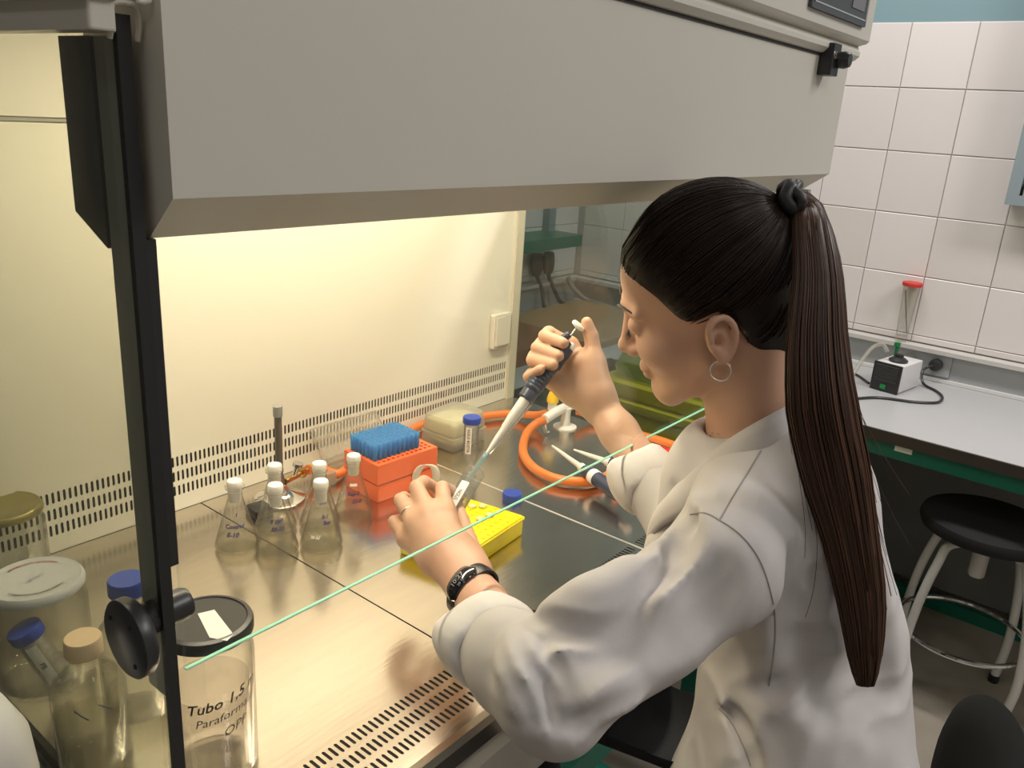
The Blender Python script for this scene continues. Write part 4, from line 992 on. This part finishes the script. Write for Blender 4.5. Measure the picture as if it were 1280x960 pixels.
# nails
def nail(tipp, prev, up, r=.0062):
    d = tipp-prev; d = d/np.linalg.norm(d); n = up-d*(up@d); n = n/np.linalg.norm(n); b = np.cross(d, n); c = tipp+n*.0072
    mb = MB(); v = []
    for i in range(5):
        for j in range(5):
            u = (i/4-.5)*2; w_ = (j/4-.5)*2; q = 1-.25*abs(u*w_); v.append(c+b*u*r*.72*q+d*w_*r*q-n*(.0028*u*u+.0008*w_*w_))
    mb.add(v, [(i*5+j, i*5+j+1, i*5+j+6, i*5+j+5) for i in range(4) for j in range(4)])
    obj('nail', mb, bpy.data.materials.get('nail') or mat('nail', (.74, .50, .40), .25, coat=.4), body, True, smooth='all')
for k_ in 'imr': nail(RF[k_][3], RF[k_][2], -CF*1.0+CR*.2)
nail(at(733.5, 403, 1.264), at(739, 420, 1.268), CR*.9-CF*.2)
# brows, lashes, lips
mb = MB()
for sx in (-1, 1): mb.tube([hd(sx*x_, y_, z_) for x_, y_, z_ in ((.012, .0975, .036), (.024, .0965, .041), (.036, .090, .042), (.047, .080, .038))], [.0022, .0032, .0030, .0014], 6, flat=.5)
m_hairdark = mat('dark_brown_hair', (.010, .0055, .004), .5, spec=.25)
obj('eyebrows', mb, m_hairdark, person, True, smooth=True)
mb = MB()
for sx in (-1, 1):
    for k in range(12):
        a = (k-5.5)/6; p = hd(sx*.031+a*.012, .0925-.003*a*a, .008-.001*a*a); q = hd(sx*.031+a*.0155, .099-.003*a*a, .0035); mb.tube([p, (p+q)/2-HR@np.array([0, 0, .0012]), q], [.0005, .0004, .0002], 4)
obj('eyelashes', mb, m_hairdark, person, True)
# ---- hair cap
HLY = [-.12, -.08, -.055, -.042, -.030, -.015, .005, .018, .028, .045, .065, .085, .11]; HLZ = [-.105, -.100, -.085, -.045, .004, .026, .030, .004, .010, .040, .064, .082, .092]
hc = np.array([0, -.018, .056]); hr_ = np.array([.0800, .100, .0935])
Hf = Field(HP-.2, HP+.2, .0026)
Hf.ell(hd(*hc), HR, hr_, .001); Hf.ell(hd(0, .030, .050), HR, (.0655, .0685, .0685), .010)
Hf.ell(hd(0, -.050, .0), HR, (.070, .060, .065), .02); Hf.cone(hd(0, -.055, -.03), hd(0, -.068, -.10), .051, .047, .02)
sl, X, Y, Z = Hf.win(HP-.2, HP+.2, 0)
lx_ = [(X-HP[0])*HR[0, i]+(Y-HP[1])*HR[1, i]+(Z-HP[2])*HR[2, i] for i in range(3)]
# hairline: rises at the forehead, comes down in front of the ear, behind it to the nape
yy_ = lx_[1]; base = np.interp(yy_.ravel(), HLY, HLZ).reshape(yy_.shape).astype(np.float32)
plane = (base+ .012*np.cos(lx_[0]*45)*(yy_ > .05)-lx_[2])*.75
Hf.F[sl] += (.0070*np.clip(1-(lx_[2]-base)/.030, 0, 1)).astype(np.float32)
Hf.F[sl] = np.maximum(Hf.F[sl], plane)
V, Q = Hf.mesh(); V = relax(V, Q, 4, .5)
hair = numesh('hair', V, Q, m_hairdark, person)
m_strand = mat('hair_strands', (.030, .016, .010), .42, spec=.25); m_strand2 = mat('ponytail_strands', (.060, .028, .016), .38, spec=.4)
def strand_colour(m, a, b):
    nt = m.node_tree; N = nt.nodes; L = nt.links; g_ = N.new('ShaderNodeNewGeometry'); rp = N.new('ShaderNodeMix'); rp.data_type = 'RGBA'
    rp.inputs[6].default_value = (*a, 1); rp.inputs[7].default_value = (*b, 1); L.new(g_.outputs['Random Per Island'], rp.inputs[0]); L.new(rp.outputs[2], N['Principled BSDF'].inputs['Base Color'])
strand_colour(m_strand, (.006, .003, .0025), (.026, .013, .008)); strand_colour(m_strand2, (.020, .009, .005), (.095, .043, .024))
TIE = hd(0, -.110, .103); tl = np.array([0, -.102, .100])
ELLS = [(hc, hr_), (np.array([0, .030, .050]), np.array([.0658, .0688, .0688])), (np.array([0, -.050, .0]), np.array([.070, .060, .065])), (np.array([0, -.060, -.055]), np.array([.050, .050, .070]))]
def hair_r(d):
    "distance from the centre of the cap to its outer surface along a direction"
    best = 0
    for c_, r_ in ELLS:
        o_ = (hc-c_)/r_; q = d/r_; a = q@q; b_ = o_@q; c2_ = o_@o_-1; D = b_*b_-a*c2_
        if D > 0: best = max(best, (-b_+math.sqrt(D))/a)
    return best
tv = (tl-hc); tv = tv/np.linalg.norm(tv)
mb = MB(); cnt = 0
hl = lambda y_: np.interp(y_, HLY, HLZ)
while cnt < 2200:
    d = rng.normal(size=3); d = d/np.linalg.norm(d); r0 = hair_r(d); p = hc+d*r0
    if p[2] < hl(p[1])+.002: continue
    if p[2] > hl(p[1])+.03 and rng.random() < .5: continue
    om = math.acos(np.clip(d@tv, -1, 1)); pts = []
    if om < .15: continue
    lift = rng.uniform(.0002, .0026); nseg = 12; wob = rng.normal()*.004
    for k in range(nseg+1):
        t = k/nseg; q = (math.sin((1-t)*om)*d+math.sin(t*om)*tv)/math.sin(om)
        q = q+np.cross(q, tv)*wob*math.sin(t*PI); q = q/np.linalg.norm(q)
        rr = hair_r(q)+lift*min(1, 4*t+.3)+.0004
        P_ = hc+q*rr; P_ = P_-q*.0068*min(1, max(0, 1-(P_[2]-hl(P_[1]))/.030))
        pts.append(hd(*P_))
    mb.tube(pts, [.0006]+[.0009]*(nseg-1)+[.0007], 3); cnt += 1
obj('hair_strands', mb, m_strand, hair, True, smooth='all', kind='stuff')
# ================================================================ COAT
Cf = Field((.40, -.12, .55), (1.30, .72, 1.30), .0036)
c1 = at(985, 665, 1.02); c2 = at(1000, 820, 1.04); c3 = at(995, 990, 1.03)
Cf.ell(c1, BR, (.168, .104, .150), .03)
Cf.ell(c2, BR, (.160, .122, .17), .05)
Cf.ell(c3, BR, (.185, .135, .20), .05)
Cf.cone(c3-ZZ*.05, c3-ZZ*.20, .15, .16, .05)
Cf.cone(C7-FW*.005-ZZ*.03, C7+FW*.05-ZZ*.07, .060, .075, .05)
# shoulders and sleeves
Cf.chain([C7+FW*.015-ZZ*.055, LS+ZZ*.012], [.056, .058], .03)
Cf.chain([LS, lerp(LS, LE, .5), LE], [.066, .055, .054], .02)
LCC = at(608, 799, .885); dLc = (LCC-LE)/np.linalg.norm(LCC-LE); LC = LCC-dLc*.008
Cf.chain([LE, lerp(LE, LC, .5), LC], [.054, .048, .0435], .02)
Cf.chain([C7+FW*.015-ZZ*.055, RS+ZZ*.01], [.062, .064], .04)
RCC = at(803, 596, 1.20); dRc = (RCC-RE)/np.linalg.norm(RCC-RE); RC = RCC-dRc*.008
Cf.chain([RS, RE+ZZ*.01, RC], [.066, .057, .0435], .025)
# drape of the right front and lapel
Cf.cone(at(890, 610, 1.05), at(858, 690, 1.05), .05, .055, .03)
def fold(pts, r, depth, k=.012, sub=True):
    P = []
    for px, py in pts:
        p = Cf.surf(px, py)
        if p is not None: P.append(p)
    if len(P) < 2: return
    P = spline(P, 4); n = len(P)
    off = (r-depth) if sub else -(r-depth)
    P = [p-CF*off for p in P]
    rr = [r*(.45+.55*math.sin(PI*(i+.5)/n)) for i in range(n)]
    Cf.chain(P, rr, k, sub)
# creases, placed where the cloth creases in the photograph
fold([(858, 655), (835, 700), (800, 722), (775, 765)], .014, .006)
fold([(770, 765), (735, 782), (700, 788), (678, 800)], .012, .007)
fold([(678, 800), (668, 830), (664, 868), (667, 905)], .009, .008, .008)
fold([(700, 815), (690, 850), (705, 880), (740, 895)], .020, .005, .02)
fold([(640, 780), (650, 815), (660, 845)], .010, .003, .012)
fold([(820, 760), (790, 800), (740, 825), (705, 830)], .020, .004, .02)
fold([(905, 705), (880, 760), (840, 810)], .02, .003, .025)
fold([(960, 862), (990, 850), (1010, 835), (1030, 800)], .010, .006)
fold([(900, 885), (925, 910), (935, 945), (940, 975)], .008, .005)
fold([(1010, 700), (1000, 760), (985, 820)], .018, .003, .025)
fold([(1100, 700), (1105, 800), (1095, 900)], .022, .004, .03)
fold([(1020, 880), (1060, 860), (1100, 845)], .02, .004, .03)
fold([(862, 640), (845, 668), (838, 690)], .010, .006)
fold([(840, 610), (850, 640), (862, 655)], .010, .006)
# raised folds
fold([(690, 772), (725, 765), (765, 745), (790, 715)], .016, .005, .02, False)
fold([(655, 800), (650, 840), (655, 880)], .012, .003, .02, False)
fold([(705, 850), (730, 868), (780, 870)], .018, .003, .02, False)
# general looseness of cloth
sl, X, Y, Z = Cf.win(Cf.lo, Cf.lo+Cf.n*Cf.h, 0)
wv = (np.sin(X*31+Z*17+1.3)*np.sin(Y*27-Z*21)+.6*np.sin(X*58-Y*47+Z*39)).astype(np.float32)
Cf.F += .0016*wv
def wrinkle(px, py, dpx, dpy, lam, amp, rad, warp=.3):
    "a patch of small parallel creases; (dpx, dpy) is the direction across them as seen"
    p = Cf.surf(px, py)
    if p is None: return
    d = CR*dpx-CU*dpy; d = d/np.linalg.norm(d); w_ = Cf.win(p-rad*2, p+rad*2, 0); sl, X, Y, Z = w_
    a = (X-p[0])*d[0]+(Y-p[1])*d[1]+(Z-p[2])*d[2]; r2 = (X-p[0])**2+(Y-p[1])**2+(Z-p[2])**2
    ph = a/lam*2*PI+warp*np.sin(X*60+1)+warp*np.sin(Z*75)+warp*np.cos(Y*50)
    Cf.F[sl] += (amp*np.exp(-r2/rad**2)*(np.abs(np.sin(ph*.5))*2-1.2)).astype(np.float32)
for a_ in ((700, 815, .2, 1, .030, .0035, .055), (655, 855, 1, -.35, .022, .0025, .045), (745, 860, .6, 1, .034, .003, .06), (820, 880, .3, 1, .045, .0025, .07), (850, 700, 1, .7, .035, .0022, .06),
           (1000, 720, 1, .2, .06, .0025, .09), (1070, 850, .3, 1, .055, .003, .09), (960, 900, 1, .5, .035, .003, .06), (1040, 620, 1, -.3, .05, .002, .08), (900, 900, 1, -.2, .035, .003, .06), (865, 625, 1, .3, .022, .0025, .04)): wrinkle(*a_, 1.0)
# open sleeve ends
for c_, d_ in ((LCC, dLc), (RCC, dRc)):
    Cf.cone(c_+d_*.062, c_+d_*.16, .056, .07, .002, True)
    Cf.cone(c_-d_*.035, c_+d_*.05, .0350, .0380, .003, True)
# hollow for the neck
Cf.cone(C7+FW*.03+ZZ*.0, hd(0, -.03, -.03), .056, .062, .01, True)
V, Q = Cf.mesh(); keep = None
V = relax(V, Q, 3, .5)
coat = numesh('lab_coat', V, Q, m_cloth, person)
# seams (thin stitched ridges lying on the cloth)
from mathutils.bvhtree import BVHTree
coat_bvh = BVHTree.FromPolygons([Vector(v) for v in V.tolist()], Q.tolist())
def seam(pts, r=.0010):
    P = []
    for q in spline([np.array([a, b, 0.]) for a, b in pts], 10):
        d = Vector(ray(q[0], q[1])); h = coat_bvh.ray_cast(Vector(CAM), d.normalized())
        if h[0] is not None: P.append(np.array(h[0])-CF*.0002)
    P = [sum(P[max(0, i-1):i+2])/len(P[max(0, i-1):i+2]) for i in range(len(P))]
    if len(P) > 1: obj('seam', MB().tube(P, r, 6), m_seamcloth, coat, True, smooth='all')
m_seamcloth = mat('seam_dark_thread', (.36, .34, .33), .9)  # thread colour, darker than the coat cloth
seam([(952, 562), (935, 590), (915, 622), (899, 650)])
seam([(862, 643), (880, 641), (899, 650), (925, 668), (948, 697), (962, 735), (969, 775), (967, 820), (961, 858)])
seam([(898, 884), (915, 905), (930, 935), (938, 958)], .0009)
# collar: standing band folded down round the neck
def cband(name, up_, lo_, m, thick=.0022):
    U = spline([np.array(p) for p in up_], 6); L_ = spline([np.array(p) for p in lo_], 6); n = len(U); v = []; f = []; W_ = 6
    for i in range(n):
        for j in range(W_+1):
            t = j/W_; p = lerp(U[i], L_[i], t); out_ = lerp(U[i], L_[i], .5)-(C7+FW*.04); out_[2] = 0; out_ = out_/np.linalg.norm(out_)
            v.append(p+out_*.010*math.sin(t*PI)*1.0)
    for i in range(n-1):
        for j in range(W_): a = i*(W_+1)+j; f.append((a, a+1, a+W_+2, a+W_+1))
    o = obj(name, MB().add(v, f), m, coat, True, smooth='all'); md = o.modifiers.new('t', 'SOLIDIFY'); md.thickness = thick; md.offset = 0
    return o
nk = C7+FW*.035
def ringp(a, r, z): # a: angle from her left, towards the front
    return nk-RT*math.cos(a)*r*1.0+FW*math.sin(a)*r*.92+ZZ*z
angs = [math.radians(a) for a in (265, 240, 215, 185, 150, 115, 85, 60)]
angs = [math.radians(a) for a in (-95, -60, -25, 5, 30, 52, 68)]
UZ = [.052, .050, .038, .012, -.022, -.058, -.085]; LZ = [-.012, -.016, -.026, -.050, -.090, -.130, -.170]
up_ = [ringp(a, .060+.004*i, UZ[i]) for i, a in enumerate(angs)]
lo_ = [ringp(a, .090+.004*i, LZ[i]) for i, a in enumerate(angs)]
cband('collar', up_, lo_, m_cloth)
angs2 = [math.radians(180-a) for a in (-95, -60, -25, 5, 30, 52, 68)]
up2 = [ringp(a, .060+.004*i, UZ[i]) for i, a in enumerate(angs2)]
lo2 = [ringp(a, .090+.004*i, LZ[i]) for i, a in enumerate(angs2)]
cband('collar', up2, lo2, m_cloth)
# rolled cuffs
def cuff(c, d, R_, wid, name='rolled_cuff', sq=.9):
    d = d/np.linalg.norm(d); fr = frame(d); f_ = Field(c-.1, c+.1, .0022)
    a = c-d*wid*.5; b = c+d*wid*.5
    ring = []
    N_ = 30
    for k in range(N_+1):
        an = 2*PI*k/N_; wob = 1+.045*math.sin(3*an+1)+.03*math.sin(5*an)
        ring.append((fr[:, 0]*math.cos(an)*R_*wob+fr[:, 1]*math.sin(an)*R_*sq*wob, .0035*math.sin(2*an+.5)+.002*math.sin(7*an)))
    for k in range(N_):
        for s_ in (0, .25, .5, .75, 1):
            th_ = .0052+.0022*math.sin(s_*PI)
            p0 = a+d*wid*s_*(1+.1*math.sin(k*.9))+ring[k][0]+d*ring[k][1]; p1 = a+d*wid*s_*(1+.1*math.sin(k*.9+.9))+ring[k+1][0]+d*ring[k+1][1]
            f_.cone(p0, p1, th_, th_, .008)
    V, Q = f_.mesh(); V = relax(V, Q, 3, .5); numesh(name, V, Q, m_cuff, coat)
cuff(LCC-dLc*.004, dLc, .0440, .036)
cuff(RCC-dRc*.004, dRc, .0440, .038)
# ---- ponytail and hair tie
o = obj('hair_tie', MB().tube([TIE+(HR@np.array([math.cos(a)*.017, -.004+.004*math.sin(3*a), math.sin(a)*.017])) for a in np.linspace(0, 2*PI, 24, endpoint=False)], .0085, 10, True)
    .tube([TIE+(HR@np.array([math.cos(a)*.019, -.013+.003*math.sin(4*a), math.sin(a)*.016])) for a in np.linspace(0, 2*PI, 24, endpoint=False)], .006, 10, True), m_dark, hair, True, smooth='all', label='black elastic hair tie')
cen = [TIE-HR@np.array([0, .006, 0]), at(992, 254, (TIE-CAM)@CF), at(1008, 264, (TIE-CAM)@CF)]
wl = [(1016, 292, 24), (1022, 350, 30), (1021, 430, 37), (1027, 510, 43), (1044, 590, 42), (1062, 670, 33), (1076, 750, 28), (1081, 820, 19), (1082, 862, 8)]
tt = np.linalg.norm
t_tie = (TIE-CAM)@CF
path = list(cen); wid = [.012, .014, .018]
for i, (px, py, w_) in enumerate(wl):
    t = t_tie-.03-.008*min(i, 3)
    p = Cf.surf(px, py, .5, 1.5)
    if p is not None and i > 2: t = min(t, (p-CAM)@CF-.016)
    elif i > 2: t = t_last
    t_last = t
    path.append(at(px, py, t)); wid.append(w_/F_PX*t)
P = np.array(spline(path, 5)); W_ = np.interp(np.linspace(0, 1, len(P)), np.linspace(0, 1, len(wid)), wid)
mb = MB(); core = MB().tube(P[1:-12], W_[1:-12]*np.linspace(.66, .5, len(P)-13), 16, flat=.50)
obj('ponytail_core', core, m_hairdark, hair, True, smooth='all')
side = [];
for i in range(len(P)):
    d = P[min(i+1, len(P)-1)]-P[max(i-1, 0)]; d = d/tt(d); sx = np.cross(d, CF); sx = sx/tt(sx); side.append((sx, np.cross(sx, d)))
pt = MB()
for s_ in range(1700):
    a = rng.uniform(0, 2*PI); r = math.sqrt(rng.uniform(.30, 1)); u, v = r*math.cos(a), r*math.sin(a)*.62
    end = len(P)-1-int(abs(rng.normal())*4.5+ (rng.random() < .12)*8); pts = []; ph = rng.uniform(0, 6.28); tw = rng.normal()*.25; clump = round(u*5)/5
    for i in range(0, end+1, 2):
        f = i/len(P); uu = u+(clump-u)*f*f*.5+.05*math.sin(ph+f*7)*f+tw*f*.12; vv = v+.05*math.cos(ph+f*6)*f
        pts.append(P[i]+side[i][0]*uu*W_[i]+side[i][1]*vv*W_[i])
    if len(pts) > 3: pt.tube(pts, [.0009]+[.0012]*(len(pts)-2)+[.0005], 3)
for s_ in range(16):  # loose ends over the coat
    i0 = rng.integers(20, 38); side_ = 1 if rng.random() < .8 else -1; p = P[i0]+side[i0][0]*W_[i0]*side_*.8; pts = [p]; lo_a = rng.uniform(.1, 1.0)
    for k in range(1, 7): pts.append(P[min(i0+k*2, len(P)-1)]+side[min(i0+k*2, len(P)-1)][0]*side_*(W_[min(i0+k*2, len(P)-1)]*.9+.0012*k*k*lo_a))
    pt.tube(spline(pts, 4), .00032, 3)
obj('ponytail', pt, m_strand2, hair, True, smooth='all', label='long brown straight ponytail')
# ---- jewellery
lobe = hd(-.083, -.008, -.030)
m_silver = mat('silver', (.85, .83, .80), .15, 1)
fwd = HR@np.array([0, 1, 0]); upv = HR@np.array([0, 0, 1])
hc_ = lobe-ZZ*.010
obj('earring', MB().tube([hc_+FW*.0115*math.cos(a)*1.0+ZZ*.0115*math.sin(a)-RT*.001 for a in np.linspace(0, 2*PI, 36, endpoint=False)], .0010, 8, True), m_silver, person, True, smooth='all', label='thin silver hoop earring')
mb = MB()
for k in range(3): mb.lathe([(0, -.0011), (.0011, 0), (0, .0011)], 8, lobe+FW*(.002+.003*k)-ZZ*(.002+.001*(k % 2))-RT*.002)
obj('earring_beads', mb, m_silver, person, True)
nb = [B.surf(px, py) for px, py in ((905, 548), (897, 543), (890, 541))]; nb = [p for p in nb if p is not None]
mb = MB()
for p in nb+[at(887, 545, (nb[-1]-CAM)@CF+.004) if nb else C7]: mb.lathe([(0, -.0022), (.002, 0), (0, .0022)], 8, p-CF*.002)
obj('necklace', mb, m_silver, person, True, label='fine silver necklace beads')
rg = lerp(Lf_['r'][0], Lf_['r'][1], .45); dr = Lf_['r'][1]-Lf_['r'][0]; fr = frame(dr)
obj('finger_ring', MB().tube([rg+fr[:, 0]*.0108*math.cos(a)+fr[:, 1]*.0108*math.sin(a) for a in np.linspace(0, 2*PI, 32, endpoint=False)], .0013, 8, True), m_silver, person, True, smooth='all', label='silver ring')
# ---- smart band on the left wrist
wd_ = lw_dir-CF*(lw_dir@CF)*.62; wd_ = wd_/tt(wd_); wc_ = LW-lw_dir*.010; up_w = -CF-wd_*(-CF@wd_); up_w = up_w/tt(up_w); up_w = up_w*.95+np.cross(wd_, up_w)*(-.30 if (np.cross(wd_, up_w)@CR) < 0 else .30); up_w = up_w/tt(up_w); sd = np.cross(wd_, up_w)
wt = thing('x', 'x', 'x'); bpy.data.objects.remove(wt)
band = MB(); v = []; N_ = 44
for k in range(N_):
    a = 2*PI*k/N_
    for rr, off in ((.0300, -.0090), (.0330, -.0090), (.0340, 0), (.0330, .0090), (.0300, .0090)):
        v.append(wc_+up_w*math.cos(a)*rr+sd*math.sin(a)*rr*1.02+wd_*off)
f = []
for k in range(N_):
    l = (k+1) % N_
    for j in range(5): j2 = (j+1) % 5; f.append((k*5+j, l*5+j, l*5+j2, k*5+j2))
band.add(v, f)
bnd = obj('wrist_band', band, m_black, person, True, smooth=True, label='black activity tracker band')
cap_ = MB(); v = []; n1, n2 = 20, 6
for i in range(n1+1):
    u = -1+2*i/n1; a = u*.72
    for j in range(n2+1):
        w_ = -1+2*j/n2; hw = .0102*math.sqrt(max(0, 1-max(0, (abs(u)-.55)/.45)**2)); rr = .0395-.0014*w_*w_-.003*u*u
        v.append(wc_+up_w*math.cos(a)*rr+sd*math.sin(a)*rr+wd_*hw*w_)
f = [(i*(n2+1)+j, i*(n2+1)+j+1, (i+1)*(n2+1)+j+1, (i+1)*(n2+1)+j) for i in range(n1) for j in range(n2)]
cap_.add(v, f)
o = obj('tracker_capsule', cap_, mat('tracker_glass', (.006, .006, .008), .08, coat=1), bnd, True, smooth='all'); md = o.modifiers.new('t', 'SOLIDIFY'); md.thickness = .005; md.offset = 1
fnw = lambda u, v_: tuple(wc_-wloc(bnd)+up_w*math.cos(u/.0345)*(.0400-.0014*(v_/.0098)**2-.003*(u/.0395/.72)**2)+sd*math.sin(u/.0345)*.0400+wd_*v_)
text('10:27', .0080, mat('display_digits', (.38, .38, .44), .4), 'display_digits', bnd, lambda u, v_: fnw(u, v_+.002))
text('20 %', .0045, bpy.data.materials['display_digits'], 'display_digits', bnd, lambda u, v_: fnw(u, v_-.0045))
# ---- legs in dark trousers
tr_ = MB(); 
Tf = Field((.55, -.10, .02), (1.35, .80, .78), .007)
for s_, kn_ in ((-1, C7*0), (1, 0)):
    hp_ = PEL+RT*s_*.09+ZZ*.02; kn = hp_+FW*.42+RT*s_*.05-ZZ*.03; ft = kn-ZZ*.40-FW*.12
    Tf.chain([hp_, kn, ft], [.085, .062, .045], .03); Tf.cone(ft-ZZ*.02, ft+FW*.13-ZZ*.05, .042, .032, .02)
V, Q = Tf.mesh(); V = relax(V, Q, 2, .5); numesh('trousers', V, Q, m_jeans, person)
# ================================================================ HELD THINGS
# micropipette
TP = at(593.5, 588, 1.200); BP = at(721, 409, 1.262); ax = BP-TP; Lp = tt(ax); R_ = frame(ax)
mp = thing('micropipette', 'micropipette with ribbed navy grip held in the raised right hand, tip in the tube', 'pipette', tuple(TP))
k_ = lambda px, py: float(np.clip(((np.array([px, py])-[593.5, 588])@np.array([127.5, -179]))/(127.5**2+179**2), -1, 2))*Lp
A1, A2, A3, A4, A5 = k_(606, 570), k_(628, 541), k_(657, 500), k_(716, 436), k_(711, 425)
obj('disposable_tip', MB().lathe([(.0009, -.055), (.0018, -.03), (.0034, 0), (.0045, A1), (.0046, A1+.004), (.0032, A1)], 16, (0, 0, 0), ax, cap=False), glass('pale_blue_tip', (.75, .86, .92), (.4, .6, .7), .6, .1, haze=.3, hazecol=(.6, .78, .85)), mp, smooth='all')
sh_ = obj('shaft', MB().lathe([(.0026, A1-.004), (.0030, A1+.010), (.0050, A1+.030), (.0054, A2+.004), (.0066, A2+.008), (.0068, A2+.018), (.0076, A2+.021), (.0086, A3-.004), (.0086, A3), (0, A3)], 24, (0, 0, 0), ax), m_white, mp, smooth=True, label='white tapering shaft')
ejs = R_[:, 0]; ejs = -CU-ax*(-CU@ax)/(ax@ax); ejs = ejs+CR*.6; ejs = ejs-ax*(ejs@ax)/(ax@ax); ejs = ejs/tt(ejs)
axn = ax/Lp
obj('tip_ejector', MB().tube([axn*(A1+.006)+ejs*.0045, axn*(A2)+ejs*.0072, axn*(A3-.004)+ejs*.0115], [.0014, .0014, .002], 8), m_chrome, mp, smooth=True, label='metal tip ejector arm')
grip = [(.0095, A3-.004), (.0125, A3-.002), (.0125, A3+.010), (.0118, A3+.0115), (.0125, A3+.013)]
z = A3+.015
while z < A4-.02: grip += [(.0138, z), (.0143, z+.0028), (.0138, z+.0046), (.0132, z+.0052)]; z += .0062
grip += [(.0128, A4-.012), (.0105, A4-.002), (.0095, A4+.002), (0, A4+.003)]
gr = obj('grip', MB().lathe(grip, 28, (0, 0, 0), ax), m_navy, mp, smooth=True, label='ribbed navy grip')
ej = axn*(A4-.014)+ejs*.0075+CR*.004
obj('ejector_button', MB().lathe([(.0062, -.03), (.0068, .006), (.0, .007)], 20, ej, axn), m_navy, mp, smooth=True)
obj('ejector_cap', MB().lathe([(.0058, .006), (.0062, .011), (.0055, .0165), (0, .017)], 20, ej, axn), m_white, mp, smooth=True, label='white ejector push cap')
obj('finger_hook', MB().tube(spline([axn*(A4-.004)-CR*.006+CF*.004, axn*(A4+.008)-CR*.008, axn*(A4+.016)-CR*.004], 4), .006, 10), m_navy, mp, smooth=True)
obj('plunger_rod', MB().lathe([(.0016, A4-.002), (.0016, Lp+.001)], 10, (0, 0, 0), ax), m_chrome, mp, smooth=True)
obj('plunger_button', MB().lathe([(0, -.002), (.005, -.001), (.0108, .001), (.0114, .004), (.0098, .0065), (0, .0072)], 28, axn*(Lp), axn+CR*.15-CF*.55), m_white, mp, smooth=True, label='white plunger button')
# tube in the left hand
mouth = at(593.5, 591, 1.195); botm = at(556, 655, 1.125); L0 = .112; axt = (mouth-botm)/tt(mouth-botm)
falcon('centrifuge_tube', 'open centrifuge tube held tilted between thumb and index finger', mouth-axt*(L0+.004), axt, False, 'NGU1')
